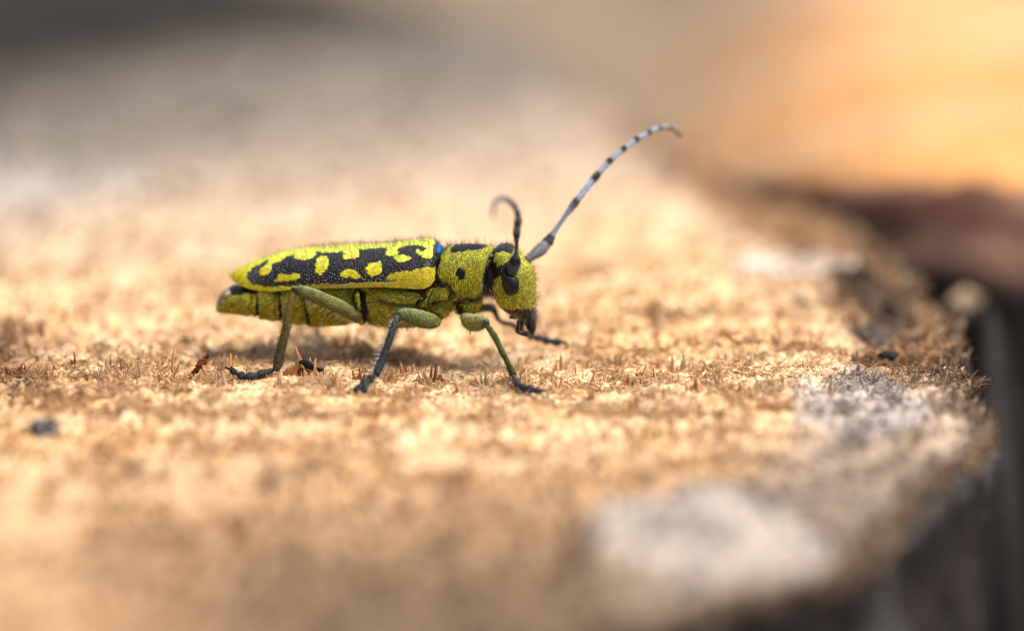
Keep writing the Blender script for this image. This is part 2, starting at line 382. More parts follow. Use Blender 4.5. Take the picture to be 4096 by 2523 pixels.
for (n, x0, x1, y0, y1, h0, h1, wr, upr) in (
        (30000, -2.75, 2.7, -0.80, 0.60, 0.010, 0.050, 0.20, 0.5),     # standing splinters in focus
        (76000, -2.75, 2.7, -0.80, 0.60, 0.010, 0.040, 0.13, 0.2),     # short fibres lying about
        (60000, -2.75, 2.7, -0.80, 0.65, 0.004, 0.013, 0.55, 0.30),     # sawdust crumbs
        (24000, -3.2, 2.7, 0.5, 2.6, 0.012, 0.060, 0.30, 0.6),
        (24000, -2.6, 2.6, -2.0, -0.7, 0.012, 0.050, 0.30, 0.6),
        (5000, -2.6, 2.6, -4.6, -1.9, 0.03, 0.10, 0.30, 0.5),
        (14000, -6.0, 2.2, 2.5, 10.5, 0.03, 0.09, 0.30, 0.4),
        (9000, -6.5, -2.7, -4.0, 2.6, 0.02, 0.06, 0.30, 0.5)):
    x, y, d = scatter(n, x0, x1, y0, y1); m = len(x)
    u = rng.uniform(0, 1, m); H = h0 + (h1 - h0) * u**2.2; Wd = np.clip(H * wr * rng.uniform(0.5, 1.3, m), 0.0016, 0.02)
    H *= 0.55 + 0.9 * vn(x * 5, y * 5, 52) * (0.45 + 0.55 * sm(0.1, 0.9, d))
    up = rng.uniform(0, 1, m) < upr
    lean = np.where(up, np.abs(rng.normal(0, 0.6, m)), rng.uniform(1.0, 1.55, m)); az = np.where(up, rng.uniform(0, 2*np.pi, m), rng.normal(0.25, 0.55, m) + np.pi * rng.integers(0, 2, m))
    for fx_, fy_, fr_ in FEET: H = H * (1 - 0.65 * np.exp(-((x - fx_)**2 + (y - fy_)**2) / (fr_ * 0.8)**2))
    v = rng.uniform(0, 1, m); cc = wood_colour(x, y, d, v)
    dk = rng.uniform(0, 1, m) < 0.015; cc[dk] = np.array([0.24, 0.10, 0.04]) * rng.uniform(0.4, 1.2, (dk.sum(), 1))
    P = np.stack([x, y, height(x, y) + np.where(up, 0, Wd * 0.6)], -1)
    a, f, c3 = shards(P - SO, H, Wd, lean, az, cc); parts.append((a, f)); cols.append(c3)
# frayed rim: fibres leaning out over the bark
i_ = rng.integers(0, k, 16000); P2 = RB[i_] - nr[i_] * rng.uniform(-0.03, 0.12, (16000, 1)); vis = (P2[:, 0] > -1) & (P2[:, 1] < 6); P2 = P2[vis]; n2_ = nr[i_][vis]; m = len(P2)
H = rng.uniform(0.015, 0.06, m); v = rng.uniform(0, 1, m); cc = np.array([0.42, 0.28, 0.16]) * (0.4 + v)[:, None]; cc[v > 0.8] = (0.6, 0.52, 0.42)
a, f, c3 = shards(np.c_[P2, height(P2[:, 0], P2[:, 1]) - 0.01] - SO, H, H * 0.2, rng.uniform(0.1, 1.5, m), np.arctan2(n2_[:, 1], n2_[:, 0]) + rng.normal(0, 0.9, m), cc); parts.append((a, f)); cols.append(c3)
V, F = join(parts)
o = mesh_np('wood_fibres', V, F, M_SPL, stump, np.concatenate(cols), smooth=False); tag(o, kind='stuff')

def splinter_mesh(width, tall, thick, teeth, seed, colr):
    """a torn sliver of wood: several fused fibres of unequal height"""
    r = np.random.default_rng(seed); parts = []; cl = []
    for q in range(teeth):
        xx = (q / max(teeth - 1, 1) - 0.5) * width; hh = tall * (1 - 0.6 * abs(q / max(teeth - 1, 1) - r.uniform(0.25, 0.75))) * r.uniform(0.3, 1.0)
        if q == teeth // 2: hh = tall
        ww = width / teeth * r.uniform(0.55, 0.8); lx = r.normal(0, 0.22) * tall
        z = np.array([-0.25 * tall, 0, hh * 0.35, hh * 0.7, hh * 0.9, hh]); sc = np.array([1.3, 1.15, 1.0, r.uniform(0.6, 0.9), r.uniform(0.3, 0.5), 0.08])
        ph = np.linspace(0, 2*np.pi, 5, endpoint=False) + r.uniform(0, 3)
        ring = np.stack([np.cos(ph) * ww, np.sin(ph) * thick * r.uniform(0.5, 1), 0 * ph], -1)
        cx = xx + lx * np.clip(z / tall, 0, 1)**1.5; cy = r.normal(0, 0.3) * thick + 0 * z
        R = np.stack([cx, cy, z], -1)[:, None] + ring[None] * sc[:, None, None] * r.uniform(0.8, 1.2, (6, 5, 1))
        parts.append(close_rings(R)); cl.append(np.broadcast_to(np.asarray(colr) * r.uniform(0.7, 1.25), (len(parts[-1][0]), 3)))
    V, F = join(parts); return V, F, np.concatenate(cl)
AMB = (0.66, 0.41, 0.19); PAL = (0.74, 0.58, 0.39); RED = (0.42, 0.20, 0.085); STR = (0.68, 0.47, 0.24)
named = [  # px, base py, width px, height px, teeth, colour, turn, tilt
    (1213, 1492, 70, 120, 5, AMB, 0.1, 0.12), (1172, 1500, 50, 78, 3, RED, 0.2, 0.25), (1250, 1505, 45, 60, 4, AMB, 0.0, -0.1),
    (1738, 1512, 55, 88, 5, RED, 0.1, 0.02), (1700, 1520, 45, 50, 4, AMB, 0.3, -0.1), (1943, 1528, 34, 82, 5, PAL, 0.1, -0.03),
    (688, 1508, 24, 118, 3, AMB, 0.0, 0.03), (560, 1520, 26, 62, 3, PAL, 0.3, 0.1), (590, 1560, 70, 72, 6, PAL, 0.1, 0.0),
    (1437, 1512, 38, 75, 4, AMB, 0.2, -0.05), (1560, 1520, 40, 52, 3, AMB, 0.1, 0.15), (1600, 1490, 50, 48, 4, AMB, 0.1, 0.05),
    (2228, 1530, 30, 60, 3, AMB, 0.2, -0.05), (2105, 1515, 32, 70, 3, PAL, 0.1, 0.03), (2480, 1540, 20, 62, 2, STR, 0.4, 0.1),
    (2690, 1470, 34, 82, 3, AMB, 0.1, 0.1), (2880, 1545, 26, 90, 3, STR, 0.1, -0.05), (2505, 1530, 48, 58, 4, AMB, 0.2, 0.15),
    (2780, 1570, 60, 70, 5, STR, 0.2, 0.0), (3290, 1500, 34, 58, 3, AMB, 0.2, 0.1), (2680, 1540, 30, 52, 3, PAL, 0.2, -0.1),
    (3000, 1580, 40, 64, 4, AMB, 0.0, 0.05), (3080, 1580, 30, 72, 3, AMB, 0.3, -0.1), (3320, 1570, 30, 66, 3, AMB, 0.1, 0.1),
    (2360, 1500, 26, 66, 3, STR, 0.1, 0.12), (2245, 1460, 40, 74, 3, AMB, 0.2, 0.0), (740, 1570, 44, 80, 4, STR, 0.2, 0.05),
    (690, 1590, 46, 70, 4, STR, 0.1, -0.05), (875, 1485, 18, 80, 2, PAL, 0.2, 0.3), (890, 1545, 26, 75, 3, PAL, 0.0, -0.1),
    (1120, 1540, 40, 60, 4, PAL, 0.1, 0.1), (1340, 1560, 46, 72, 4, STR, 0.0, 0.0), (1500, 1575, 36, 70, 3, STR, 0.2, 0.1),
    (420, 1500, 24, 58, 2, STR, 0.1, 0.0), (300, 1470, 26, 52, 3, RED, 0.2, 0.1), (60, 1500, 24, 58, 2, RED, 0.1, 0.0), (90, 1520, 30, 44, 3, RED, 0.4, 0.1),
    (1830, 1560, 34, 54, 3, STR, 0.2, 0.0), (1980, 1575, 30, 60, 3, PAL, 0.1, 0.12), (2350, 1590, 40, 62, 4, AMB, 0.1, 0.0)]
r3 = np.random.default_rng(3)
for q in range(30):
    named.append((r3.uniform(0, 3500), r3.choice([r3.uniform(1420, 1500), r3.uniform(1540, 1680)]), r3.uniform(18, 52), r3.uniform(30, 70), int(r3.integers(2, 6)),
                  [STR, PAL, PAL, STR][int(r3.integers(0, 4))], r3.uniform(-0.5, 0.5), r3.normal(0, 0.15)))
for q, (px, py, wp, hp, te, cl, turn, tilt) in enumerate(named):
    b = G(px, py); z = float(height(b[0], b[1])); s = S * np.linalg.norm(b - CAM) / DIST
    V, F, cc = splinter_mesh(wp * s, hp * s, wp * s * 0.28, te, 100 + q, cl)
    o = mesh_np('splinter', V, F, M_SPL, stump, np.clip(cc, 0, 0.9), smooth=False)
    o.location = (b[0] - SO[0], b[1] - SO[1], z - SO[2]); o.rotation_euler = (r3.normal(0, 0.1), tilt, turn)

# ---- neighbouring log beyond the gap
LO = np.array([6.0, 11.0, -3.2]); log = empty('sawn_log', LO)
tag(log, 'orange sawn log with brown bark behind the dark gap beside the stump', 'log')
lp = [G(px, py, 0.25)[:2] for px, py in ((4700, 790), (4300, 775), (4000, 765), (3800, 735), (3600, 715), (3430, 690), (3270, 660), (3120, 620), (2980, 580), (2840, 550), (2700, 510), (2550, 440), (2350, 325), (2120, 190), (1850, 50), (1500, -60))]
lp += [np.array(p) for p in ((-2.5, 16.0), (0.5, 19.0), (4.5, 20.5), (8.5, 20.5), (12.5, 17.5), (13.5, 12.5), (12.5, 8.0), (10.5, 5.6), (8.5, 4.6))]
lp = np.array(lp + [lp[0]]); LR = hermite(np.c_[lp, np.zeros(len(lp))], 400)[:-1, :2]; k = len(LR); lc = LR.mean(0); th = np.arange(k)
nr = np.roll(LR, -3, 0) - np.roll(LR, 3, 0); nr = np.stack([nr[:, 1], -nr[:, 0]], -1); nr /= np.linalg.norm(nr, axis=1)[:, None]
if ((LR - lc) * nr).sum() < 0: nr = -nr
def ltop(x, y): return -0.02 + 0.36 * sm(0.6, 2.6, x) + (fbm(x * 0.7, y * 0.7, 61, 4) - 0.45) * 0.22 + (fbm(x * 4, y * 4, 62, 3) - 0.45) * 0.04
fr = np.linspace(1, 0.0, 90)[:-1]; R = []
for f in fr:
    p = lc + (LR - lc) * f; z = ltop(p[:, 0], p[:, 1]) - (0.12 if f == 1 else 0); R.append(np.c_[p, z])
R = np.array(R); V, F = close_rings(R)
n1 = fbm(V[:, 0] * 0.25, V[:, 1] * 0.9 - V[:, 0] * 0.15, 63, 3); n2 = fbm(V[:, 0] * 0.22 + 4, V[:, 1] * 0.8, 64, 3); n3 = vn(V[:, 0] * 12, V[:, 1] * 12, 65)
c = np.array([0.68, 0.36, 0.14]) * np.ones((len(V), 3)); t = sm(0.4, 0.62, n1)[:, None]; c = c * (1 - t) + np.array([0.66, 0.46, 0.28]) * t
t = 0.7 * sm(0.5, 0.62, n2)[:, None]; c = c * (1 - t) + np.array([0.45, 0.24, 0.12]) * t
t = sm(8.0, 13, V[:, 1] - 0.5 * V[:, 0])[:, None] * 0.85; c = c * (1 - t) + np.array([0.50, 0.40, 0.28]) * t
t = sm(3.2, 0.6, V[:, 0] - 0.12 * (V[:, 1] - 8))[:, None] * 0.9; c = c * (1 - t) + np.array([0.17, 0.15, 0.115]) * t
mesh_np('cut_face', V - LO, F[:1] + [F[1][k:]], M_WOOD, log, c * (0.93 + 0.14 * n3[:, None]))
lev = np.array([0.16, 0.08, 0.0, -0.1, -0.2, -0.32, -0.45, -0.65, -0.9, -1.6, -2.4, -3.4]); R = []
for i, z in enumerate(lev):
    off = (fbm(th * 0.12, z * 1.5 + 0 * th, 66, 4) - 0.45) * 0.45 + (0.06 if i else 0) + 0.18 * sm(0.2, -0.6, z)
    R.append(np.c_[LR + nr * off[:, None], z + (ltop(LR[:, 0], LR[:, 1]) - 0.2) * sm(-0.6, 0.1, z) + (fbm(th * 0.5, z * 4 + 0 * th, 68, 3) - 0.45) * 0.12])
R = np.array(R); bc = fbm(np.tile(th * 0.16, (len(lev), 1)), np.repeat(lev[:, None] * 4, k, 1), 67, 4)[..., None]
dkb = sm(0.06, -0.22, R[..., 2] + 0.5 * (bc[..., 0] - 0.45))[..., None]  # lower bark painted near-black, standing for the shade in the crevice
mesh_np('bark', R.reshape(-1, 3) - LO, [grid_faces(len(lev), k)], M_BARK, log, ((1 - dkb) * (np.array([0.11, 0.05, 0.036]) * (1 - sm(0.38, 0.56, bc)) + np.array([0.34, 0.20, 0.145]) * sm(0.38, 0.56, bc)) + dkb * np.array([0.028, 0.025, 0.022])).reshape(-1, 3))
# torn fibres on the log
x = rng.uniform(1, 9, 9000); y = rng.uniform(3, 18, 9000); m = inpoly(np.stack([x, y], -1), LR); x, y = x[m], y[m]; m = len(x)
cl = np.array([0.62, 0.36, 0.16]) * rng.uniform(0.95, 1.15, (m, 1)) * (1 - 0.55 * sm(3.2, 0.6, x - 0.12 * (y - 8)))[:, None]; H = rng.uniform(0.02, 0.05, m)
a, f, c3 = shards(np.stack([x, y, ltop(x, y)], -1) - LO, H, H * 0.25, rng.uniform(0, 1.4, m), rng.uniform(0, 6.3, m), cl)
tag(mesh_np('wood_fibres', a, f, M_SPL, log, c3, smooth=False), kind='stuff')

# ---- ground
gx = np.r_[-9000, -3000, -1000, -300, -100, np.arange(-40, 40.1, 0.5), 100, 300, 1000, 3000, 9000]; X, Y = np.meshgrid(gx, gx + 5)
fl = np.exp(-(X**2 + Y**2) / 60.0**2)
Z = -3.0 + ((fbm(X * 0.25, Y * 0.25, 71, 4) - 0.45) * 1.6 + (fbm(X * 1.5, Y * 1.5, 72, 3) - 0.45) * 0.5) * fl
n = fbm(X * 0.35, Y * 0.35, 73, 4)[..., None]; g = fbm(X * 0.2 + 9, Y * 0.2, 74, 3)[..., None]
c = np.array([0.015, 0.014, 0.012]) * (1 - n) + np.array([0.08, 0.072, 0.06]) * n
t = 0.6 * sm(0.5, 0.65, g); c = c * (1 - t) + np.array([0.05, 0.06, 0.025]) * t
o = mesh_np('ground', np.stack([X, Y, Z], -1).reshape(-1, 3), grid_faces(*X.shape, wrap=False), M_SOIL, None, c.reshape(-1, 3)); tag(o, kind='structure')

# ---- loose things lying on the stump and in the gap
def lump(name, loc, size, seed, colr, colr2, label, cat, material, rz=0.0, rough=0.35, group=None, flatb=0.6):
    """irregular stone / chip / crumb resting on loc"""
    n, m = 22, 30; a = np.linspace(0.02, np.pi - 0.02, n)[:, None]; b = np.linspace(0, 2*np.pi, m, endpoint=False)[None]
    D = np.stack([np.sin(a) * np.cos(b), np.sin(a) * np.sin(b), np.cos(a) * np.ones_like(b)], -1)
    q = vn(D[..., 0] * 1.7 + seed, D[..., 1] * 1.7 + D[..., 2] * 1.3, seed) + 0.5 * vn(D[..., 0] * 4 + seed, D[..., 1] * 4 + D[..., 2] * 3, seed + 1) + 0.22 * vn(D[..., 0] * 11, D[..., 1] * 11 + 7 * D[..., 2], seed + 2)
    R = D * (1 + rough * (q - 0.86))[..., None]; R[..., 2] = np.maximum(R[..., 2], -flatb)
    R = R * np.array(size); R[..., 2] -= R[..., 2].min()
    V, F = close_rings(R); t = sm(0.35, 0.75, np.r_[vn(D[..., 0] * 2.5 + seed, D[..., 1] * 2.5 + D[..., 2] * 2, seed + 5).ravel(), 0.5, 0.5])[:, None]
    o = mesh_np(name, V, F, material, None, np.array(colr) * (1 - t) + np.array(colr2) * t); o.location = loc; o.rotation_euler = (0, 0, rz)
    return tag(o, label, cat, group)
def on(px, py, dz=0.0):
    b = G(px, py); z = float(height(b[0], b[1])); return (b[0], b[1], z + dz)
lump('soil_crumb', on(180, 1712), (0.075, 0.05, 0.06), 13, (0.03, 0.03, 0.032), (0.16, 0.16, 0.17), 'dark grey crumb of soil lying alone on the pale stump', 'soil crumb', M_DARK, 0.3, 0.7)
lump('bark_crumb', on(3550, 1435), (0.05, 0.04, 0.025), 16, (0.012, 0.014, 0.02), (0.05, 0.05, 0.06), 'small glossy black crumb on the mouldy edge of the stump', 'bark crumb', M_DARK, 0.0, 0.6)
p = G(3850, 1150, -0.20)
lump('bark_chunk', (p[0] + 0.12, p[1] - 0.10, -2.9), (0.28, 0.36, 1.62), 20, (0.02, 0.019, 0.018), (0.055, 0.052, 0.05), 'dark grey bark chunk filling the gap between stump and log', 'bark chunk', M_BARK, 0.1, 0.45)
top_ = -0.30
lump('wood_chip', (p[0], p[1], top_ - 0.05), (0.12, 0.10, 0.08), 19, (0.38, 0.30, 0.20), (0.26, 0.20, 0.13), 'small beige wood chip lying on the dark bark chunk in the gap', 'wood chip', M_STONE, 0.5, 0.6)

def rod_thing(name, stations, label, cat, colr, extra=(), material=M_DARK, var=0.35, ring=7, rough=0.25):
    """crooked twig-like debris: stations are (world point, radius)"""
    P = np.array([s[0] for s in stations]); o0 = P[0].copy(); r = [s[1] for s in stations]
    V, F, t = tube(P - o0, r, 18, ring); V = V + rng.normal(size=V.shape) * np.mean(r) * rough
    o = mesh_np(name, V, F, material, None, np.array(colr) * rng.uniform(1 - var, 1 + var, (len(V), 1)), smooth=False); o.location = o0
    for nm, st, cl in extra:
        V, F, t = tube(np.array([s[0] for s in st]) - o0, [s[1] for s in st], 8, 6)
        mesh_np(nm, V, F, material, o, np.array(cl) * rng.uniform(0.7, 1.3, (len(V), 1)))
    return tag(o, label, cat)
def gp(px, py, base_py):
    """point above the ground row base_py that shows at (px, py)"""
    b = G(px, base_py); n = np.array([0, -1, 0.0]); dd = ray(px, py); t = ((b - CAM) @ n) / (dd @ n); return CAM + dd * t
rod_thing('bark_sliver', [(gp(755, 1512, 1515), 0.010), (gp(775, 1490, 1515), 0.013), (gp(795, 1465, 1515), 0.016), (gp(808, 1448, 1515), 0.014), (gp(820, 1432, 1515), 0.010), (gp(832, 1424, 1515), 0.007)],
          'dark red brown sliver of bark leaning up from the sawdust behind the hind foot', 'bark sliver', (0.16, 0.05, 0.02),
          [('fibre', [(gp(806, 1450, 1515), 0.006), (gp(822, 1458, 1515), 0.004)], (0.2, 0.07, 0.03)), ('fibre', [(gp(786, 1475, 1515), 0.005), (gp(796, 1488, 1515), 0.003)], (0.2, 0.07, 0.03))], rough=0.4)
rod_thing('dead_insect', [(gp(1200, 1448, 1500), 0.006), (gp(1213, 1450, 1500), 0.014), (gp(1232, 1456, 1500), 0.019), (gp(1252, 1470, 1500), 0.016), (gp(1272, 1477, 1500), 0.012), (gp(1292, 1480, 1500), 0.006)],
          'tiny shiny black dead insect on the sawdust under the beetle', 'insect', (0.012, 0.013, 0.016),
          [('leg', [(gp(1222, 1460, 1500), 0.004), (gp(1224, 1478, 1500), 0.003), (gp(1240, 1488, 1500), 0.002)], (0.02, 0.02, 0.02)),
           ('leg', [(gp(1250, 1474, 1500), 0.004), (gp(1246, 1490, 1500), 0.003), (gp(1240, 1498, 1500), 0.002)], (0.02, 0.02, 0.02)),
           ('leg', [(gp(1284, 1480, 1500), 0.004), (gp(1296, 1490, 1500), 0.003), (gp(1290, 1505, 1500), 0.002)], (0.02, 0.02, 0.02)),
           ('antenna', [(gp(1213, 1446, 1500), 0.003), (gp(1214, 1428, 1500), 0.002)], (0.02, 0.02, 0.02)),
           ('wing', [(gp(1218, 1447, 1500), 0.008), (gp(1240, 1455, 1500), 0.007), (gp(1258, 1467, 1500), 0.003)], (0.3, 0.33, 0.34))], rough=0.12)
lump('bark_crumb', on(2560, 1490), (0.018, 0.014, 0.010), 21, (0.2, 0.04, 0.02), (0.3, 0.07, 0.03), 'tiny dark red flake in the sawdust before the beetle', 'bark flake', M_DARK, 0.4, 0.7)

# ================================================================== the beetle
beetle = empty('longhorn_beetle', B0, -YAW)
tag(beetle, 'yellow and black spotted longhorn beetle with long banded antennae', 'beetle')

def loft_x(secs, n=40, ring=40, ex=2.2):
    """sections across the body axis: (px, py_top, py_bottom, half_width)"""
    st = []
    for px, tp, bt, a in secs:
        c = L(px, (tp + bt) / 2, 0); h = (bt - tp) / 2 * S
        b = math.sqrt(max(h*h - (a*SE)**2, (0.35*h)**2)) / CE
        st.append((c[0], 0, c[2], a, b))
    H = hermite(st, n); ph = np.linspace(0, 2*np.pi, ring, endpoint=False)
    cy = np.sign(np.cos(ph)) * np.abs(np.cos(ph))**(2/ex); cz = np.sign(np.sin(ph)) * np.abs(np.sin(ph))**(2/ex)
    R = np.stack([np.repeat(H[:, :1], ring, 1), H[:, 3:4] * cy, H[:, 2:3] + H[:, 4:5] * cz], -1)
    return close_rings(R)
def loft_z(secs, n=44, ring=44, ex=2.5):
    """sections stacked down the head: (py, px_rear, px_front, half_width)"""
    st = []
    for py, x0, x1, a in secs:
        p = L(x0, py, 0); q = L(x1, py, 0); st.append(((p[0]+q[0])/2, 0, p[2], (q[0]-p[0])/2, a))
    H = hermite(st, n); ph = np.linspace(0, 2*np.pi, ring, endpoint=False)
    cx = np.sign(np.cos(ph)) * np.abs(np.cos(ph))**(2/ex); cy = np.sign(np.sin(ph)) * np.abs(np.sin(ph))**(2/ex)
    R = np.stack([H[:, :1] + H[:, 3:4] * cx, H[:, 4:5] * cy, np.repeat(H[:, 2:3], ring, 1)], -1)
    return close_rings(R)
def ellip(px, py, y, rx, rz, ry, ang=0.0, side=-1):
    """bulging plate on the flank: centre pixel, local y, half sizes in px (rx, rz) and cm (ry), tilt"""
    c = L(px, py, y); c = np.array([c[0], c[1], c[2]])
    a = np.linspace(0.03, np.pi - 0.03, 18)[:, None]; b = np.linspace(0, 2*np.pi, 28, endpoint=False)[None]
    u = np.sin(a)*np.cos(b); v = np.sin(a)*np.sin(b); w_ = np.cos(a) * np.ones_like(b)
    x = u * rx * S; z = v * rz * S / CE; yy = w_ * ry
    R = np.stack([c[0] + x*math.cos(ang) - z*math.sin(ang), c[1] + yy, c[2] + x*math.sin(ang) + z*math.cos(ang)], -1)
    return close_rings(R)
def mirror(vf):
    v, f = vf; v = v.copy(); v[:, 1] *= -1; return v, [x[:, ::-1] for x in f]
pieces = []
# abdomen: five bulging segments
pieces += [loft_x([(866, 1225, 1240, 0.02), (880, 1185, 1248, 0.06), (910, 1150, 1253, 0.105), (960, 1132, 1257, 0.135), (1005, 1125, 1263, 0.15), (1022, 1140, 1258, 0.145)]),
           loft_x([(1024, 1140, 1262, 0.148), (1034, 1120, 1271, 0.158), (1075, 1110, 1278, 0.166), (1108, 1110, 1282, 0.168), (1118, 1130, 1274, 0.158)]),
           loft_x([(1118, 1130, 1276, 0.160), (1130, 1105, 1287, 0.172), (1170, 1100, 1292, 0.177), (1212, 1100, 1296, 0.178), (1226, 1130, 1286, 0.168)]),
           loft_x([(1222, 1130, 1288, 0.168), (1238, 1105, 1300, 0.180), (1290, 1100, 1304, 0.184), (1350, 1100, 1302, 0.182), (1400, 1110, 1296, 0.176), (1420, 1130, 1288, 0.16)]),
           loft_x([(1380, 1110, 1280, 0.15), (1440, 1105, 1292, 0.165), (1480, 1100, 1290, 0.165)])]
# meso and metathorax core, plates, coxae
pieces += [loft_x([(1450, 1110, 1285, 0.15), (1475, 1100, 1294, 0.172), (1530, 1095, 1304, 0.178), (1600, 1095, 1311, 0.176), (1660, 1090, 1300, 0.165), (1720, 1070, 1272, 0.15), (1790, 1060, 1250, 0.135), (1830, 1070, 1235, 0.11)]),
           loft_x([(1690, 985, 1215, 0.14), (1740, 990, 1215, 0.148), (1800, 995, 1210, 0.13)])]
for pl in (ellip(1590, 1194, -0.150, 112, 31, 0.050, -0.05), ellip(1768, 1176, -0.128, 42, 38, 0.055, 0.35), ellip(1712, 1200, -0.145, 20, 58, 0.040, -0.45),
           ellip(1545, 1262, -0.120, 90, 44, 0.065, -0.12), ellip(1433, 1204, -0.165, 13, 46, 0.028, 0.04), ellip(1757, 1246, -0.085, 42, 28, 0.06, 0.1),
           ellip(1455, 1262, -0.12, 26, 38, 0.05, -0.3), ellip(1868, 1228, -0.070, 52, 34, 0.06, 0.15), ellip(1640, 1270, -0.10, 62, 38, 0.06, 0.05)):
    pieces += [pl, mirror(pl)]
# pronotum: barrel between a bulging rear edge and an oblique front edge
rear = np.array([(970, 1790), (988, 1776), (1016, 1764), (1046, 1755), (1082, 1748), (1107, 1754), (1134, 1774), (1159, 1800), (1189, 1811), (1212, 1822)])
frnt = np.array([(970, 1970), (979, 1978), (1000, 1974), (1037, 1962), (1082, 1948), (1113, 1941), (1143, 1930), (1174, 1913), (1215, 1895)])
tt = np.linspace(0, 1, 36); ph = np.linspace(0, 2*np.pi, 52, endpoint=False)
R = np.zeros((36, 52, 3))
for i, t in enumerate(tt):
    bul = math.sin(math.pi * min(max(t, 0), 1)); e = min(t, 1 - t); rnd = 1 - 0.16 * math.exp(-(e / 0.05)) 
    a = (0.160 + 0.028 * bul + 0.006 * math.cos(2*math.pi*t)) * rnd; hh = 118 * (0.955 + 0.05 * bul) * rnd; mid = 1091 + 3 * t
    h = hh * S; b = math.sqrt(h*h - (a*SE)**2) / CE
    for j, f in enumerate(ph):
        sy, sz = math.cos(f), math.sin(f); sy = math.copysign(abs(sy)**0.92, sy); sz = math.copysign(abs(sz)**0.92, sz)
        row = mid - sz * hh; x = (1 - t) * np.interp(row, rear[:, 0], rear[:, 1]) + t * np.interp(row, frnt[:, 0], frnt[:, 1])
        c0 = L(x, mid, 0); R[i, j] = (c0[0], a * sy, c0[2] + b * sz)
pieces.append(close_rings(R))
# neck and head
pieces.append(loft_x([(1915, 1005, 1185, 0.13), (1960, 1000, 1185, 0.137), (1995, 1010, 1180, 0.13)]))
pieces.append(loft_z([(982, 2000, 2036, 0.06), (990, 1984, 2050, 0.105), (1010, 1972, 2068, 0.140), (1040, 1966, 2100, 0.160), (1068, 1966, 2126, 0.168), (1100, 1970, 2136, 0.170), (1140, 1974, 2140, 0.168),
                      (1180, 1980, 2139, 0.155), (1210, 1997, 2140, 0.138), (1235, 2020, 2141, 0.110), (1256, 2052, 2143, 0.086), (1276, 2092, 2144, 0.060), (1290, 2108, 2144, 0.042), (1298, 2116, 2142, 0.022)]))
V, F = join(pieces)
tmp = mesh_np('tmp', V, F)
md = tmp.modifiers.new('r', 'REMESH'); md.mode = 'VOXEL'; md.voxel_size = 0.0052
ms = tmp.modifiers.new('s', 'SMOOTH'); ms.factor = 0.5; ms.iterations = 2
bpy.context.view_layer.update(); dg = bpy.context.evaluated_depsgraph_get()
bm = bpy.data.meshes.new_from_object(tmp.evaluated_get(dg)); bm.name = 'body'
bpy.data.objects.remove(tmp)
BV = np.empty(len(bm.vertices) * 3, np.float32); bm.vertices.foreach_get('co', BV); BV = BV.reshape(-1, 3).astype(float)
BNm = np.empty(len(bm.vertices) * 3, np.float32); bm.vertices.foreach_get('normal', BNm); BNm = BNm.reshape(-1, 3).astype(float)

def C3(pts): return [(1700 + x / 3.023, 900 + y / 3.023) for x, y in pts]
def C1(pts): return [(840 + x / 3.287, 900 + y / 3.287) for x, y in pts]
def C2(pts): return [(1400 + x / 3.287, 900 + y / 3.287) for x, y in pts]
YEL = np.array([0.70, 0.72, 0.045]); LIM = np.array([0.74, 0.76, 0.07]); MUS = np.array([0.44, 0.38, 0.014]); BLK = np.array([0.005, 0.005, 0.006]); DBR = np.array([0.012, 0.010, 0.009])
near = BV.copy(); near[:, 1] = -np.abs(near[:, 1]); PX = project(to_world(near))
jit = np.stack([fbm(PX[:, 0] / 14, PX[:, 1] / 14, 81, 3), fbm(PX[:, 0] / 14, PX[:, 1] / 14, 82, 3)], -1) - 0.45; PJ = PX + jit * 14
bcol = np.tile(np.r_[YEL, 1.0], (len(BV), 1))
px, py = PJ[:, 0], PJ[:, 1]
t = sm(1110, 1240, py)[:, None] * (px < 1960)[:, None]; bcol[:, :3] = bcol[:, :3] * (1 - 0.8 * t) + MUS * 1.15 * 0.8 * t
t = sm(0.45, 0.65, fbm(PX[:, 0] / 60, PX[:, 1] / 60, 86, 3))[:, None] * 0.35; bcol[:, :3] = bcol[:, :3] * (1 - t) + MUS * t
t = sm(1985, 2030, px)[:, None] * 0.5; bcol[:, :3] = bcol[:, :3] * (1 - t) + LIM * t
def black(mask, c=BLK, a=0.0): bcol[mask, :3] = c; bcol[mask, 3] = a
black(inpoly(PJ, [(1796, 1006), (1812, 986), (1826, 960), (1945, 960), (1956, 985), (1915, 999), (1868, 1001), (1835, 1010), (1810, 1012)]))
black(((PJ[:, 0] - 1843) / 20)**2 + ((PJ[:, 1] - 1092) / 24)**2 < 1)
black(inpoly(PJ, C3([(712, 660), (745, 560), (790, 440), (800, 370), (850, 345), (835, 440), (880, 475), (950, 480), (920, 540), (930, 600), (880, 620), (838, 650), (826, 760), (850, 870), (850, 940), (760, 930), (700, 880), (680, 820), (720, 720)])))
black(inpoly(PJ, C3([(800, 335), (830, 270), (870, 225), (1000, 225), (1080, 310), (1040, 345), (980, 342), (930, 312), (860, 335), (820, 352)])))
black(inpoly(PJ, C3([(930, 1000), (1050, 1020), (1120, 1000), (1180, 1015), (1260, 1010), (1400, 965), (1400, 1400), (900, 1400)])), DBR)
bcol[inpoly(PJ, C3([(1060, 1080), (1110, 1050), (1170, 1150), (1150, 1190)])), :3] = MUS * 0.35
black((px < 1790) & (px > 1690) & (py < 1150) & (PJ[:, 0] < np.interp(PJ[:, 1], rear[:, 0], rear[:, 1]) + 5))
black(inpoly(PJ, C1([(230, 780), (260, 600), (700, 780), (640, 885), (440, 905), (250, 930), (200, 900)])), DBR)
bcol[inpoly(PJ, C1([(40, 1120), (60, 1060), (240, 740), (255, 900), (170, 960), (110, 1130)])), :3] = (0.55, 0.52, 0.36)
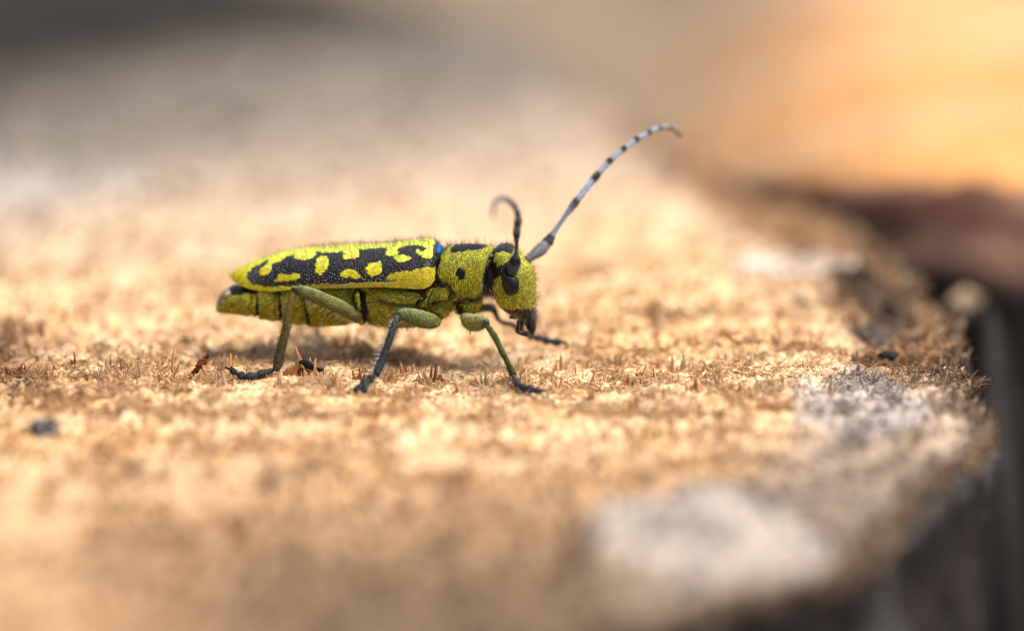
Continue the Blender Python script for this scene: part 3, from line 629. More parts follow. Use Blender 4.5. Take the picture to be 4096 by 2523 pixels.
for xa, xb in ((1024, 1033), (1115, 1124), (1211, 1235)):
    xx = np.interp(PX[:, 1], [1160, 1290], [xa, xb]); black((np.abs(PX[:, 0] - xx) < 6 + 3 * jit[:, 0]) & (PX[:, 1] > 1120), DBR * 0.7, 0.3)
black(inpoly(PJ, C1([(1880, 1000), (1905, 860), (1950, 820), (2000, 880), (2040, 1080), (2110, 1270), (2030, 1310), (1990, 1180), (1975, 1000), (1955, 870), (1920, 890), (1890, 1060), (1960, 1140), (1900, 1100)])), DBR * 0.6, 0.2)
sl = inpoly(PX, C1([(1930, 880), (1960, 870), (1985, 960), (1975, 1120), (1940, 1140), (1895, 1050), (1900, 960)])); bcol[sl] = (0.75, 0.70, 0.02, 1)
black(inpoly(PJ, C2([(1380, 1030), (1440, 1010), (1540, 1170), (1500, 1220), (1420, 1190)])), DBR, 0.2)
black(inpoly(PJ, C2([(900, 830), (1080, 790), (1120, 740), (1100, 830), (1010, 850), (960, 880), (930, 860)])), BLK, 0.2)
# dark seams wherever two plates meet (bare chitin shows in the joints)
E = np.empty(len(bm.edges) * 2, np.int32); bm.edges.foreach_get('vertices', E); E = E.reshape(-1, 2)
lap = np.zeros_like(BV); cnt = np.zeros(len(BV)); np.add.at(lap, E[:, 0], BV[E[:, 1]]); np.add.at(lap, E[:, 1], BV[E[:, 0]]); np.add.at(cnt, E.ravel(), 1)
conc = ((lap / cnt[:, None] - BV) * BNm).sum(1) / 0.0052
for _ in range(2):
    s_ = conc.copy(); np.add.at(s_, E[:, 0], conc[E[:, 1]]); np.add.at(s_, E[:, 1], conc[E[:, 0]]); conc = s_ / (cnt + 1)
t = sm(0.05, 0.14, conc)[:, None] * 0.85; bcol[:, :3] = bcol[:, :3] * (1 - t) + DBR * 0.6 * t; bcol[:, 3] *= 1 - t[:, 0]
def polydist(P, pl):
    pl = np.asarray(pl, float); out = np.full(len(P), 1e9)
    for a_, b_ in zip(pl[:-1], pl[1:]):
        ab = b_ - a_; t_ = np.clip(((P - a_) @ ab) / (ab @ ab), 0, 1); out = np.minimum(out, np.linalg.norm(P - a_ - t_[:, None] * ab, axis=1))
    return out
seams = [C2(p) for p in ([(330, 880), (500, 848), (700, 838), (880, 848), (945, 895), (935, 965), (870, 1058), (700, 1062), (520, 1045), (380, 1000)], [(1115, 785), (1075, 880), (1045, 960), (1035, 1040)], [(965, 870), (990, 930), (930, 1010), (860, 1085)],
         [(1000, 1090), (1060, 1055), (1180, 1012), (1300, 1000), (1335, 920), (1310, 820), (1265, 775)], [(1380, 1040), (1430, 1005), (1560, 985), (1660, 990)], [(190, 880), (200, 1050), (235, 1290)], [(1230, 760), (1330, 860), (1375, 930)],
         [(1880, 330), (1840, 450), (1795, 600), (1772, 700), (1742, 800)], [(870, 1090), (980, 1110), (1050, 1160), (1150, 1190)])]
seams += [[(1299, 1150), (1303, 1200), (1330, 1240)], [(1022, 1160), (1031, 1275)], [(1115, 1150), (1124, 1285)], [(1210, 1150), (1216, 1230), (1236, 1295)], [(1418, 1150), (1412, 1200), (1440, 1260)], [(1446, 1165), (1452, 1230), (1470, 1295)]]
sd_ = np.min([polydist(PX, p) for p in seams], axis=0) + 2.0 * jit[:, 1]
sd_[BNm[:, 2] > 0.75] = 99
disp = 0.017 * np.exp(-(sd_ / 6.0)**2); BV -= BNm * disp[:, None]; bm.vertices.foreach_set('co', BV.astype(np.float32).ravel()); bm.update()
t = np.exp(-(sd_ / 8.0)**4)[:, None]; bcol[:, :3] = bcol[:, :3] * (1 - t) + DBR * t; bcol[:, 3] *= 1 - t[:, 0]
EYE_PX = C3([(925, 650), (928, 560), (960, 470), (1000, 436), (1040, 436), (1040, 500), (990, 540), (985, 575), (1060, 610), (1110, 640), (1134, 690), (1136, 745), (1126, 800), (1085, 836), (1040, 846), (1000, 842), (962, 800), (938, 735)])
black(inpoly(PX, EYE_PX), BLK, 0.0)
fz = bcol[:, 3] > 0.5; bcol[fz, :3] *= 0.26
set_col(bm, bcol); bm.materials.append(M_BODY)
bm.polygons.foreach_set('use_smooth', np.ones(len(bm.polygons), bool))
body = link(bpy.data.objects.new('body', bm), beetle)

# ---- hair bookkeeping
HP, HD, HL, HW, HC = [], [], [], [], []
def hairs(P, D, Ln, Wd, c):
    HP.append(P); HD.append(D / (np.linalg.norm(D, axis=1)[:, None] + 1e-9)); HL.append(np.broadcast_to(Ln, len(P))); HW.append(np.broadcast_to(Wd, len(P))); HC.append(np.broadcast_to(c, (len(P), 3)))
def sample(me, n, V=None, N=None, Cc=None):
    me.calc_loop_triangles(); T = np.empty(len(me.loop_triangles) * 3, np.int32); me.loop_triangles.foreach_get('vertices', T); T = T.reshape(-1, 3)
    if V is None:
        V = np.empty(len(me.vertices) * 3, np.float32); me.vertices.foreach_get('co', V); V = V.reshape(-1, 3).astype(float)
        N = np.empty(len(me.vertices) * 3, np.float32); me.vertices.foreach_get('normal', N); N = N.reshape(-1, 3).astype(float)
    if Cc is None:
        Cc = np.empty(len(me.vertices) * 4, np.float32); me.color_attributes['Col'].data.foreach_get('color', Cc); Cc = Cc.reshape(-1, 4).astype(float)
    A = np.linalg.norm(np.cross(V[T[:, 1]] - V[T[:, 0]], V[T[:, 2]] - V[T[:, 0]]), axis=1); f = rng.choice(len(T), n, p=A / A.sum())
    u = rng.uniform(0, 1, (n, 2)); u = np.where((u.sum(1) > 1)[:, None], 1 - u, u); w0 = 1 - u.sum(1)
    def it(X): return X[T[f, 0]] * w0[:, None] + X[T[f, 1]] * u[:, :1] + X[T[f, 2]] * u[:, 1:]
    n_ = it(N); n_ /= np.linalg.norm(n_, axis=1)[:, None] + 1e-9
    return it(V), n_, it(Cc)
def felt(me, n, flow, ln, wd, lift=0.3, jitter=0.35, gain=1.35, minalpha=0.6):
    P, N, Cc = sample(me, n); k = Cc[:, 3] > minalpha; P, N, Cc = P[k], N[k], Cc[k]
    if callable(flow): Cc[:, :3] *= streak(P)[:, None]
    fl = flow(P) if callable(flow) else np.broadcast_to(np.asarray(flow, float), P.shape)
    fl = fl + rng.normal(size=P.shape) * jitter; T = fl - N * (fl * N).sum(1)[:, None]; T /= np.linalg.norm(T, axis=1)[:, None] + 1e-9
    hc = Cc[:, :3] * (gain * rng.uniform(0.5, 1.4, len(P)))[:, None]; pl = (rng.uniform(0, 1, len(P)) < 0.22)[:, None]
    hairs(P, T + N * (lift + rng.normal(0, 0.08, len(P)))[:, None], ln * rng.uniform(0.6, 1.3, len(P)), wd, np.where(pl, hc * 0.75 + 0.16 * hc.max(1, keepdims=True) + np.array([0, 0, 0.02]), hc))
def streak(P):
    x = P[:, 0]; pr = (x > L(1755, 1100)[0]); w_ = (fbm(x * 7, P[:, 2] * 7, 93, 2) - 0.4) * 0.10
    a_ = vn(x * 40 + 40 * w_, (P[:, 2] + w_) * 150, 94) * 0.65 + vn(x * 50, (P[:, 2] + w_) * 190, 95) * 0.35
    b_ = vn((x + w_) * 150, P[:, 2] * 42 + 40 * w_, 96) * 0.65 + vn((x + w_) * 190, P[:, 2] * 55, 97) * 0.35
    return 0.62 + 0.72 * sm(0.22, 0.72, np.where(pr, b_, a_))
def body_flow(P):
    x = P[:, 0]; hd = x > L(1975, 1100)[0]; pr = (x > L(1760, 1100)[0]) & ~hd
    sw = (fbm(P[:, 0] * 9, P[:, 2] * 9, 91, 2) - 0.4) * 2.5
    F_ = np.stack([-0.9 + 0 * x, 0 * x, -0.45 + sw * 0.4], -1)
    F_[pr] = np.stack([-0.35 + sw[pr] * 0.8, 0 * sw[pr], -0.9 + 0 * sw[pr]], -1)
    F_[hd] = np.stack([-0.25 + 0.8 * sw[hd], 0 * sw[hd], -0.9 + 0 * sw[hd]], -1)
    return F_
felt(bm, 60000, body_flow, 0.018, 0.0014, 0.08, 0.18, 4.6)

# ---- elytra
topc = np.array(C1([(286, 675), (289, 645), (303, 615), (335, 588), (400, 545), (520, 485), (700, 410), (900, 350), (1100, 308), (1290, 283), (1600, 253), (2000, 238), (2300, 226)]) + [(1662, 955), (1698, 952), (1722, 956), (1742, 972)])
edge = np.array(C1([(286, 678), (289, 700), (303, 725), (340, 755), (400, 785), (500, 822), (650, 852), (850, 856), (1100, 832), (1500, 816), (2300, 800)]) + [(1583, 1146), (1659, 1150), (1700, 1148), (1722, 1138), (1742, 1112)])
wid = np.array([(926.5, 0.020), (929, 0.042), (938, 0.064), (962, 0.092), (1000, 0.122), (1060, 0.152), (1130, 0.178), (1230, 0.192), (1400, 0.203), (1560, 0.210), (1660, 0.213), (1705, 0.203), (1730, 0.180), (1746, 0.14)])
nx, na = 270, 96; exx = 2.5
sx = np.linspace(0, 1, nx); sx = sx - 0.12 * np.sin(2*np.pi*sx); xs = 927.2 + (1744 - 927.2) * sx
al = np.linspace(0, 1, na)
EV = np.zeros((nx, na, 3))
wpx = hermite(np.c_[wid[:, 0], wid[:, 1] * 500, 0 * wid[:, 0]], 400)
for i, x in enumerate(xs):
    a = np.interp(x, wpx[:, 0], wpx[:, 1] / 500); tp = np.interp(x, topc[:, 0], topc[:, 1]); eg = np.interp(x, edge[:, 0], edge[:, 1])
    e = L(x, eg, -a); ze = e[2]; xl = L(x, (tp + eg) / 2, 0)[0]
    f = al * math.pi / 2 * 1.012                                     # from the suture over the side, tucked in a little below
    cy = -np.sign(np.sin(f)) * np.abs(np.sin(f))**(2/exx); cz = np.sign(np.cos(f)) * np.abs(np.cos(f))**(2/exx)
    tgt = L(x, tp, 0); lo_, hi_ = 0.01, 0.45
    want = tgt[1] * SE + tgt[2] * CE
    for _ in range(22):
        b = (lo_ + hi_) / 2; got = (np.abs(cy) * a * SE + (ze + cz * b) * CE).max()
        lo_, hi_ = (b, hi_) if got < want else (lo_, b)
    EV[i] = np.stack([np.full(na, xl), cy * a, ze + cz * b], -1)
    EV[i, :, 0] += (e[0] - xl) * np.abs(cy)
    EV[i, :, 2] -= 0.010 * np.exp(-(cy / 0.05)**2)                  # slight furrow at the suture
# smooth along the body
for _ in range(3):
    EV[1:-1] = EV[1:-1] * 0.5 + 0.25 * (EV[:-2] + EV[2:])
Pp = project(to_world(EV.reshape(-1, 3)))
jit = np.stack([fbm(Pp[:, 0] / 11, Pp[:, 1] / 11, 83, 3), fbm(Pp[:, 0] / 11, Pp[:, 1] / 11, 84, 3)], -1) - 0.45; Pj = Pp + jit * 12 + (np.stack([vn(Pp[:, 0] / 3.5, Pp[:, 1] / 3.5, 87), vn(Pp[:, 0] / 3.5, Pp[:, 1] / 3.5, 88)], -1) - 0.5) * 7
YP = [C1(p) for p in (
    [(250, 650), (400, 500), (530, 440), (700, 380), (760, 440), (640, 520), (540, 575), (490, 640), (480, 700), (520, 750), (600, 790), (760, 808), (1100, 800), (1500, 775), (2300, 765), (2310, 850), (1500, 870), (1100, 890), (850, 900), (600, 890), (400, 830), (260, 740)],
    [(760, 440), (900, 410), (985, 405), (970, 440), (870, 490), (805, 520), (805, 570), (775, 640), (720, 672), (650, 640), (640, 605), (710, 540), (760, 490)],
    [(520, 470), (900, 345), (1080, 335), (1280, 330), (1290, 270), (1600, 235), (2000, 222), (2310, 210), (2310, 290), (2000, 320), (1930, 300), (1760, 300), (1750, 340), (1600, 360), (1400, 345), (1380, 400), (1290, 455), (1200, 460), (1110, 435), (1105, 410), (1150, 385), (1000, 405), (760, 445), (640, 470)],
    [(1750, 300), (1930, 300), (1970, 390), (1910, 440), (1810, 450), (1745, 425), (1775, 385), (1745, 340)],
    [(1410, 430), (1470, 408), (1540, 415), (1562, 450), (1555, 530), (1510, 600), (1460, 660), (1420, 640), (1380, 590), (1385, 520), (1410, 470)],
    [(870, 710), (900, 665), (950, 635), (990, 650), (1060, 650), (1110, 630), (1170, 650), (1190, 690), (1170, 720), (1050, 735), (960, 740), (850, 745)],
    [(1700, 630), (1740, 600), (1830, 578), (1910, 595), (1990, 680), (1990, 700), (1900, 695), (1830, 680), (1770, 700)],
    [(2045, 580), (2080, 520), (2150, 490), (2240, 480), (2270, 560), (2240, 640), (2140, 680), (2070, 640)])]
YP += [C2(p) for p in (
    [(0, 225), (500, 205), (860, 190), (1000, 215), (1100, 195), (1160, 235), (1090, 280), (1090, 400), (1060, 450), (990, 430), (900, 390), (845, 345), (880, 320), (960, 335), (1020, 320), (1000, 290), (880, 262), (760, 262), (660, 290), (620, 310), (640, 360), (600, 400), (540, 410), (460, 390), (475, 350), (490, 310), (470, 280), (300, 300), (120, 320), (110, 330), (0, 300)],
    [(570, 430), (620, 400), (690, 385), (760, 405), (795, 440), (760, 480), (640, 490), (600, 470)])]
MP = C2([(480, 690), (530, 640), (640, 620), (800, 600), (900, 570), (1000, 550), (1120, 560), (1150, 690), (1090, 790), (1000, 880), (850, 880), (600, 860), (0, 850), (0, 765), (480, 745), (800, 722), (640, 730), (500, 720)])
ym = np.zeros(len(Pp), bool)
for p in YP: ym |= inpoly(Pj, p)
ym |= (np.tile(np.arange(na), nx) < 5) & (Pp[:, 0] < 1690)
mm = inpoly(Pj, MP); hem = (Pp[:, 1] > 1125) & ym & (Pp[:, 0] > 1180)
ec = np.tile(np.r_[BLK, 0.0], (len(Pp), 1)); t = sm(1000, 1110, Pp[:, 1])[:, None]
yc = np.array([0.66, 0.76, 0.085]) * (1 - t) + np.array([0.66, 0.62, 0.015]) * t
ec[ym, :3] = yc[ym]; ec[ym, 3] = 1; ec[mm] = (*MUS * 1.15, 1); ec[hem] = (0.42, 0.33, 0.03, 1)
gr = sm(1030, 960, Pp[:, 0])[:, None] * 0 + sm(1070, 1010, Pp[:, 0])[:, None] * (~(ym | mm))[:, None]
ec[:, :3] += gr * np.array([0.035, 0.033, 0.030])
# a skin has thickness: add an inner layer and close the border
def shell(EVs, flip):
    P = EVs.copy(); 
    if flip: P[..., 1] *= -1
    Nn = np.cross(np.gradient(P, axis=0), np.gradient(P, axis=1)); Nn /= np.linalg.norm(Nn, axis=-1)[..., None] + 1e-12
    if (Nn[nx//2, na//3, 2]) < 0: Nn = -Nn
    inn = P - Nn * 0.006; n = nx * na
    q = grid_faces(nx, na, False); q2 = q[:, ::-1] + n
    b = np.r_[np.arange(na - 1), np.arange(nx - 1) * na + na - 1, (nx - 1) * na + np.arange(na - 1, 0, -1), np.arange(nx - 1, 0, -1) * na]
    s = np.stack([b, np.roll(b, -1), np.roll(b, -1) + n, b + n], -1)
    F = np.concatenate([q, q2, s[:, ::-1]]); 
    if not flip: F = F[:, ::-1]
    return np.concatenate([P.reshape(-1, 3), inn.reshape(-1, 3)]), F
for flip in (False, True):
    e2 = EV.copy(); e2[..., 1] -= 0.0012
    if flip:                                                        # on the other side only a narrow band along the suture stays yellow
        blob = np.zeros(len(Pp), bool)
        for p in YP[:2] + YP[3:8] + YP[9:]: blob |= inpoly(Pj, p)
        ju = np.tile(np.arange(na), nx); off = ym & ~blob & (ju > 9 + 8 * (jit[:, 0])) & (Pp[:, 0] > 1030); ec = ec.copy(); ec[off] = (*BLK, 0)
    V, F = shell(e2, flip); o = mesh_np('elytron', V, F, M_ELY, beetle, np.concatenate([ec, ec]))
    k = len(ec); N_ = np.empty(len(o.data.vertices) * 3, np.float32); o.data.vertices.foreach_get('normal', N_); N_ = N_.reshape(-1, 3).astype(float)
    cc = np.concatenate([ec, ec]); cc[k:, 3] = 0
    P, N, Cc = sample(o.data, 26000, V.astype(float), N_, cc); kk = (Cc[:, 3] > 0.55); P, N, Cc = P[kk], N[kk], Cc[kk]
    fl = np.array([-1, 0, -0.25]) + rng.normal(size=P.shape) * 0.25; T = fl - N * (fl * N).sum(1)[:, None]; T /= np.linalg.norm(T, axis=1)[:, None]
    hairs(P, T + N * 0.12, 0.020 * rng.uniform(0.6, 1.3, len(P)), 0.0016, Cc[:, :3] * 1.25 * rng.uniform(0.6, 1.4, len(P))[:, None])
    # erect dark bristles over the back
    P, N, Cc = sample(o.data, 2600, V.astype(float), N_, cc); kk = (N[:, 2] > 0.5) & (P[:, 0] > L(1300, 1000)[0] - 0.0 + 0.35 * rng.uniform(-1, 0.2, len(P))); P, N = P[kk], N[kk]
    hairs(P, N + np.array([-0.25, 0, 0.2]) + rng.normal(size=P.shape) * 0.22, 0.042 * rng.uniform(0.5, 1.2, len(P)), 0.0011, np.array([0.05, 0.042, 0.03]))
# scutellum, its blue glint painted in as base colour
m_, nt_, b_ = mat('scutellum'); b_.inputs['Base Color'].default_value = (0.008, 0.05, 0.22, 1); b_.inputs['Roughness'].default_value = 0.5; b_.inputs['Specular IOR Level'].default_value = 0.3
nz = noise(nt_, 120, 3); bump(nt_, nz.outputs[0], b_, 0.6, 0.004)
c = L(1755, 974, 0.0); a = np.linspace(0.05, np.pi - 0.05, 14)[:, None]; b = np.linspace(0, 2*np.pi, 20, endpoint=False)[None]
R = np.stack([c[0] + 0.024 * np.sin(a) * np.cos(b), c[1] + 0.075 * np.sin(a) * np.sin(b), c[2] - 0.035 + 0.030 * np.cos(a) * np.ones_like(b)], -1); V, F = close_rings(R)
mesh_np('scutellum', V, F, m_, beetle)

# ---- eyes: bulging kidney patches on the head
bvh = BVHTree.FromPolygons([Vector(v) for v in BV], [tuple(p.vertices) for p in bm.polygons])
eye_px = EYE_PX
ep = np.array(eye_px); ep = hermite(np.c_[np.r_[ep, ep[:1]], np.zeros(len(ep) + 1)], 90)[:-1, :2]
cen_e = np.array([2042, 1138.0]); rings = []
lc_, cc_ = to_local(CAM), None
def on_head(p):
    o_ = Vector(L(p[0], p[1], -0.6)); t_ = Vector(L(p[0], p[1], 0.6)); h = bvh.ray_cast(o_, (t_ - o_).normalized()); return (np.array(h[0]), np.array(h[1])) if h[0] else (None, None)
spine = hermite(np.array([(p[0], p[1], 0) for p in C3([(1000, 470), (950, 560), (970, 650), (1040, 740), (1060, 780)])]), 60)[:, :2]
near_s = spine[np.argmin(((ep[:, None] - spine[None])**2).sum(-1), 1)]
for f in (1.08, 1.0, 0.93, 0.82, 0.66, 0.48, 0.3, 0.12, 0.0):
    rr = []
    for p, s_ in zip(ep, near_s):
        q = s_ + (p - s_) * f; h, n_ = on_head(q)
        if h is None: h, n_ = on_head(cen_e)
        lift_ = -0.006 if f > 1.05 else 0.024 * math.sqrt(max(0, 1 - min(f, 1)**2)) + 0.004
        rr.append(h + np.array([0.1, -1, 0.05]) * lift_)
    rings.append(rr)
R = np.array(rings)
R = R * 0.5 + 0.25 * (np.roll(R, 1, 1) + np.roll(R, -1, 1))
V = R.reshape(-1, 3); F = grid_faces(len(R), R.shape[1])
mesh_np('eye', V, F, M_EYE, beetle); V2 = V.copy(); V2[:, 1] *= -1; mesh_np('eye', V2, F[:, ::-1], M_EYE, beetle)

# ---- antennae
PG = np.array([0.24, 0.30, 0.39]); DK = np.array([0.018, 0.017, 0.018]); SCP = np.array([0.15, 0.155, 0.17])
def antenna(nodes, radii, tone=1.0, band=1.0):
    """nodes: joint points (px, py, y); one segment between neighbours"""
    A = empty('antenna', (0, 0, 0), 0, beetle); P = np.array([L(*n_) for n_ in nodes]); full = hermite(np.c_[P, radii], 20 * (len(P) - 1) + 1)
    d = np.r_[0, np.cumsum(np.linalg.norm(np.diff(P, axis=0), axis=1))]; df = np.r_[0, np.cumsum(np.linalg.norm(np.diff(full[:, :3], axis=0), axis=1))]; df *= d[-1] / df[-1]
    for q in range(len(P) - 1):
        tq = np.linspace(d[q], d[q+1], 12); C = np.stack([np.interp(tq, df, full[:, j]) for j in range(4)], -1); u = np.linspace(0, 1, 12)
        if q == 0: prof = 0.45 + 0.55 * np.sin(np.pi * (0.12 + 0.68 * u)); prof[0] = 0.35
        elif q == 1: prof = np.full(12, 1.05)
        else: prof = 0.92 + band * (0.18 * sm(0.55, 0.93, u) - 0.12 * sm(0.94, 1.0, u) - 0.06 * sm(0.1, 0.0, u))
        V, F, t = tube(C[:, :3], C[:, 3] * prof, 20, 14)
        if q == 0: c = np.tile(SCP, (len(V), 1)) * rng.uniform(0.8, 1.25, (len(V), 1))
        elif q == 1: c = np.tile(DK * 1.6, (len(V), 1))
        elif q == 2: k_ = sm(0.6, 0.85, t)[:, None]; c = (PG * 0.62) * (1 - k_) + DK * 1.6 * k_
        elif q >= len(P) - 3: k_ = sm(0.3, 0.9, t)[:, None]; c = np.array([0.26, 0.24, 0.23]) * (1 - k_) + np.array([0.12, 0.10, 0.09]) * k_
        else: k_ = sm(0.60, 0.72, t)[:, None]; c = PG * (1 - k_) + DK * k_
        c = c * tone
        o = mesh_np('antenna_segment', V, F, M_BODY, A, np.c_[c, np.full(len(V), 0.7)])
        if q < 4: felt(o.data, 500 if q == 0 else 260, P[q+1] - P[q], 0.016 if q else 0.022, 0.0012, 0.35, 0.2, 1.6, 0.1)
    return A
antenna([(2047, 1088, -0.150), (2060, 1046, -0.205), (2062, 1034, -0.22), (2067, 925, -0.38), (2072, 880, -0.52), (2066, 842, -0.64), (2050, 815, -0.74), (2030, 799, -0.83), (2008, 793, -0.91), (1988, 803, -0.98), (1976, 828, -1.05), (1974, 866, -1.12)],
        np.array([20, 21, 15, 14, 13.5, 12.5, 12, 11.5, 11, 10.5, 10, 7]) * S, 0.5, 0.4)
antenna([(2108, 1040, 0.06), (2193, 965, 0.14), (2203, 949, 0.15), (2308, 802, 0.26), (2394, 695, 0.35), (2444, 639, 0.40), (2500, 592, 0.46), (2551, 555, 0.52), (2600, 527, 0.58), (2640, 511, 0.64), (2686, 510, 0.72), (2722, 540, 0.82)],
        np.array([18, 20, 15.5, 14, 13, 12.5, 12, 12, 11.5, 11, 11, 8]) * S)
for (px_, py_, y_) in ((2046, 1084, -0.160), (2108, 1042, 0.055)):
    V, F, t = tube([L(px_ - 4, py_ + 8, y_ + 0.03), L(px_, py_, y_), L(px_ + 2, py_ - 8, y_ - 0.01)], np.array([20, 19, 14]) * S, 10, 14)
    mesh_np('antenna_socket', V, F, M_BODY, beetle, np.tile((0.09, 0.09, 0.10, 0.2), (len(V), 1)))

# ---- legs
GRN = np.array([0.105, 0.130, 0.026]); OLV = np.array([0.24, 0.19, 0.035]); BLU = np.array([0.060, 0.078, 0.078]); TDK = np.array([0.012, 0.014, 0.017])
def leg_piece(A, name, st, c0, c1, n=26, felt_n=0, alpha=0.8, tint=None, flat=1.0, hl=0.018, kneedark=True):
    P = np.array([s[0] for s in st]); r = np.array([s[1] for s in st]) * S * 0.92
    V, F, t = tube(P, r, n, 20, flat); c = (c0 * (1 - t[:, None]) + c1 * t[:, None]) * 0.85
    if kneedark: k_ = sm(0.86, 0.94, t)[:, None]; c = c * (1 - k_) + TDK * k_
    if tint is not None:                                            # light from above painted in as a paler upper side
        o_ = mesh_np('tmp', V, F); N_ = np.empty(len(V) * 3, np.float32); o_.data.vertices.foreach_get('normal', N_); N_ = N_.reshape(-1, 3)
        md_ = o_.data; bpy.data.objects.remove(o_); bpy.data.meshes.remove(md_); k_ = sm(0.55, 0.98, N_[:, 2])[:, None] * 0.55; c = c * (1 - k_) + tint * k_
    o = mesh_np(name, V, F, M_BODY, A, np.c_[c, np.full(len(V), alpha)])
    if felt_n: felt(o.data, felt_n, P[-1] - P[0], hl, 0.0014, 0.12, 0.22, 1.9, 0.1)
    return o
def setae(A_st, n, dirn, ln, colr, wd=0.0012, spread=0.25, t0=0.1, t1=0.95):
    """bristles along one side of a limb"""
    P = np.array([s[0] for s in A_st]); r = np.array([s[1] for s in A_st]) * S; H = hermite(np.c_[P, r], 60)
    i = (rng.uniform(t0, t1, n) * 59).astype(int); d = np.asarray(dirn, float); d = d / np.linalg.norm(d)
    T = np.gradient(H[:, :3], axis=0); T /= np.linalg.norm(T, axis=1)[:, None]; dd = d + rng.normal(size=(n, 3)) * spread; dd = dd - T[i] * (dd * T[i]).sum(1)[:, None]; dd /= np.linalg.norm(dd, axis=1)[:, None]
    hairs(H[i, :3] + dd * H[i, 3:] * 0.9, dd + T[i] * rng.uniform(0.2, 0.8, (n, 1)), ln * rng.uniform(0.5, 1.2, n), wd, np.asarray(colr))
def tarsus(A, pts, rad, c=BLU):
    """foot: jointed segments through pts, last one carrying two claws"""
    for q in range(len(pts) - 1):
        a, b = np.array(pts[q]), np.array(pts[q+1]); m_ = (a + b) / 2
        st = [(a, rad[q] * 0.45), (a * 0.65 + b * 0.35, rad[q] * 0.85), (a * 0.2 + b * 0.8, rad[q] * 1.30), (a * 0.04 + b * 0.96, rad[q] * 1.05)]
        o = leg_piece(A, 'tarsus_segment', st, c * 0.55, c * 0.22, 12, 260, 0.5, None, 1.0, 0.013, False)
        if q == len(pts) - 2: 
            d = b - a; d /= np.linalg.norm(d); s_ = np.cross(d, [0, 0, 1.0]); s_ /= np.linalg.norm(s_)
            for sg in (-1, 1):
                st = [(b, 6), (b + d * 0.022 + s_ * sg * 0.016 + np.array([0, 0, 0.004]), 5), (b + d * 0.038 + s_ * sg * 0.022 - np.array([0, 0, 0.006]), 3.8), (b + d * 0.040 + s_ * sg * 0.021 - np.array([0, 0, 0.028]), 1.2)]
                leg_piece(A, 'claw', st, np.array([0.03, 0.02, 0.015]), np.array([0.08, 0.03, 0.015]), 10, 0, 0.0, None, 1.0, 0.01, False)
def leg(fem, tib, feet, frad, fc, tc, felt_f=2600, felt_t=1500, mirror_y=False, extra=None):
    A = empty('leg', (0, 0, 0), 0, beetle)
    f = [(L(*s[:3]), s[3]) for s in fem]; t = [((s[0] if hasattr(s[0], 'shape') else L(*s[:3])), s[-1]) for s in tib]
    leg_piece(A, 'femur', f, fc[0], fc[1], 34, felt_f, 0.85, fc[2])
    leg_piece(A, 'tibia', t, tc[0], tc[1], 34, felt_t, 0.7, None, kneedark=False)
    kn = f[-1][0]; dk_ = t[1][0] - t[0][0]; dk_ = dk_ / np.linalg.norm(dk_)           # dark bare knee joint
    leg_piece(A, 'knee', [(kn - dk_ * 0.010, f[-1][1] * 0.75), (kn, f[-1][1] * 1.0), (kn + dk_ * 0.014, f[-1][1] * 0.7)], np.array([0.012, 0.016, 0.024]), np.array([0.012, 0.016, 0.024]), 10, 0, 0.0, None, 1.0, 0.01, False)
    e_ = t[-1][0]; de = e_ - t[-2][0]; de = de / np.linalg.norm(de); se = np.cross(de, [0, 1.0, 0]); se = se / np.linalg.norm(se)
    for sg in (-1, 1): leg_piece(A, 'spur', [(e_ + se * sg * 0.010, 4.5), (e_ + se * sg * 0.016 + de * 0.012, 3.2), (e_ + se * sg * 0.018 + de * 0.026, 0.8)], TDK, TDK, 8, 0, 0.0, None, 1.0, 0.01, False)
    tarsus(A, feet, frad)
    return f, t
def tib_line(rows, y0, y1):
    """tibia stations with depth running from y0 at the knee to y1 at the foot"""
    n = len(rows); return [(r_[0], r_[1], y0 + (y1 - y0) * i / (n - 1), r_[2]) for i, r_ in enumerate(rows)]
# hind, near side
ft = LG(1104, 1478, 0.035)
f, t = leg([(1466, 1284, -0.10, 5), (1445, 1274, -0.135, 16), (1405, 1252, -0.18, 25), (1355, 1226, -0.225, 28.5), (1296, 1200, -0.27, 28.5), (1235, 1174, -0.315, 26), (1200, 1163, -0.335, 22), (1181, 1160, -0.345, 15)],
    tib_line([(1179, 1161, 9), (1169, 1182, 11), (1157, 1220, 13), (1150, 1270, 15), (1141, 1330, 16), (1123, 1400, 17), (1111, 1452, 18), (1107, 1472, 14)], -0.345, ft[1]),
    [LG(1098, 1478, 0.03), LG(1032, 1499, 0.022), LG(990, 1508, 0.018), LG(958, 1500, 0.022), LG(925, 1478, 0.035)], [13, 14, 13, 9], (OLV * 0.75, GRN, np.array([0.24, 0.32, 0.14])), (OLV * 0.9, np.array([0.045, 0.045, 0.018])), 4200, 2600)
setae(f, 60, (-0.45, -0.25, -1), 0.055, (0.75, 0.68, 0.45), 0.0012, 0.2, 0.15, 0.85); setae(t, 70, (-1, -0.2, 0.1), 0.030, (0.35, 0.28, 0.08)); setae(t, 40, (-1, -0.4, -0.4), 0.03, (0.05, 0.04, 0.03), t0=0.5)
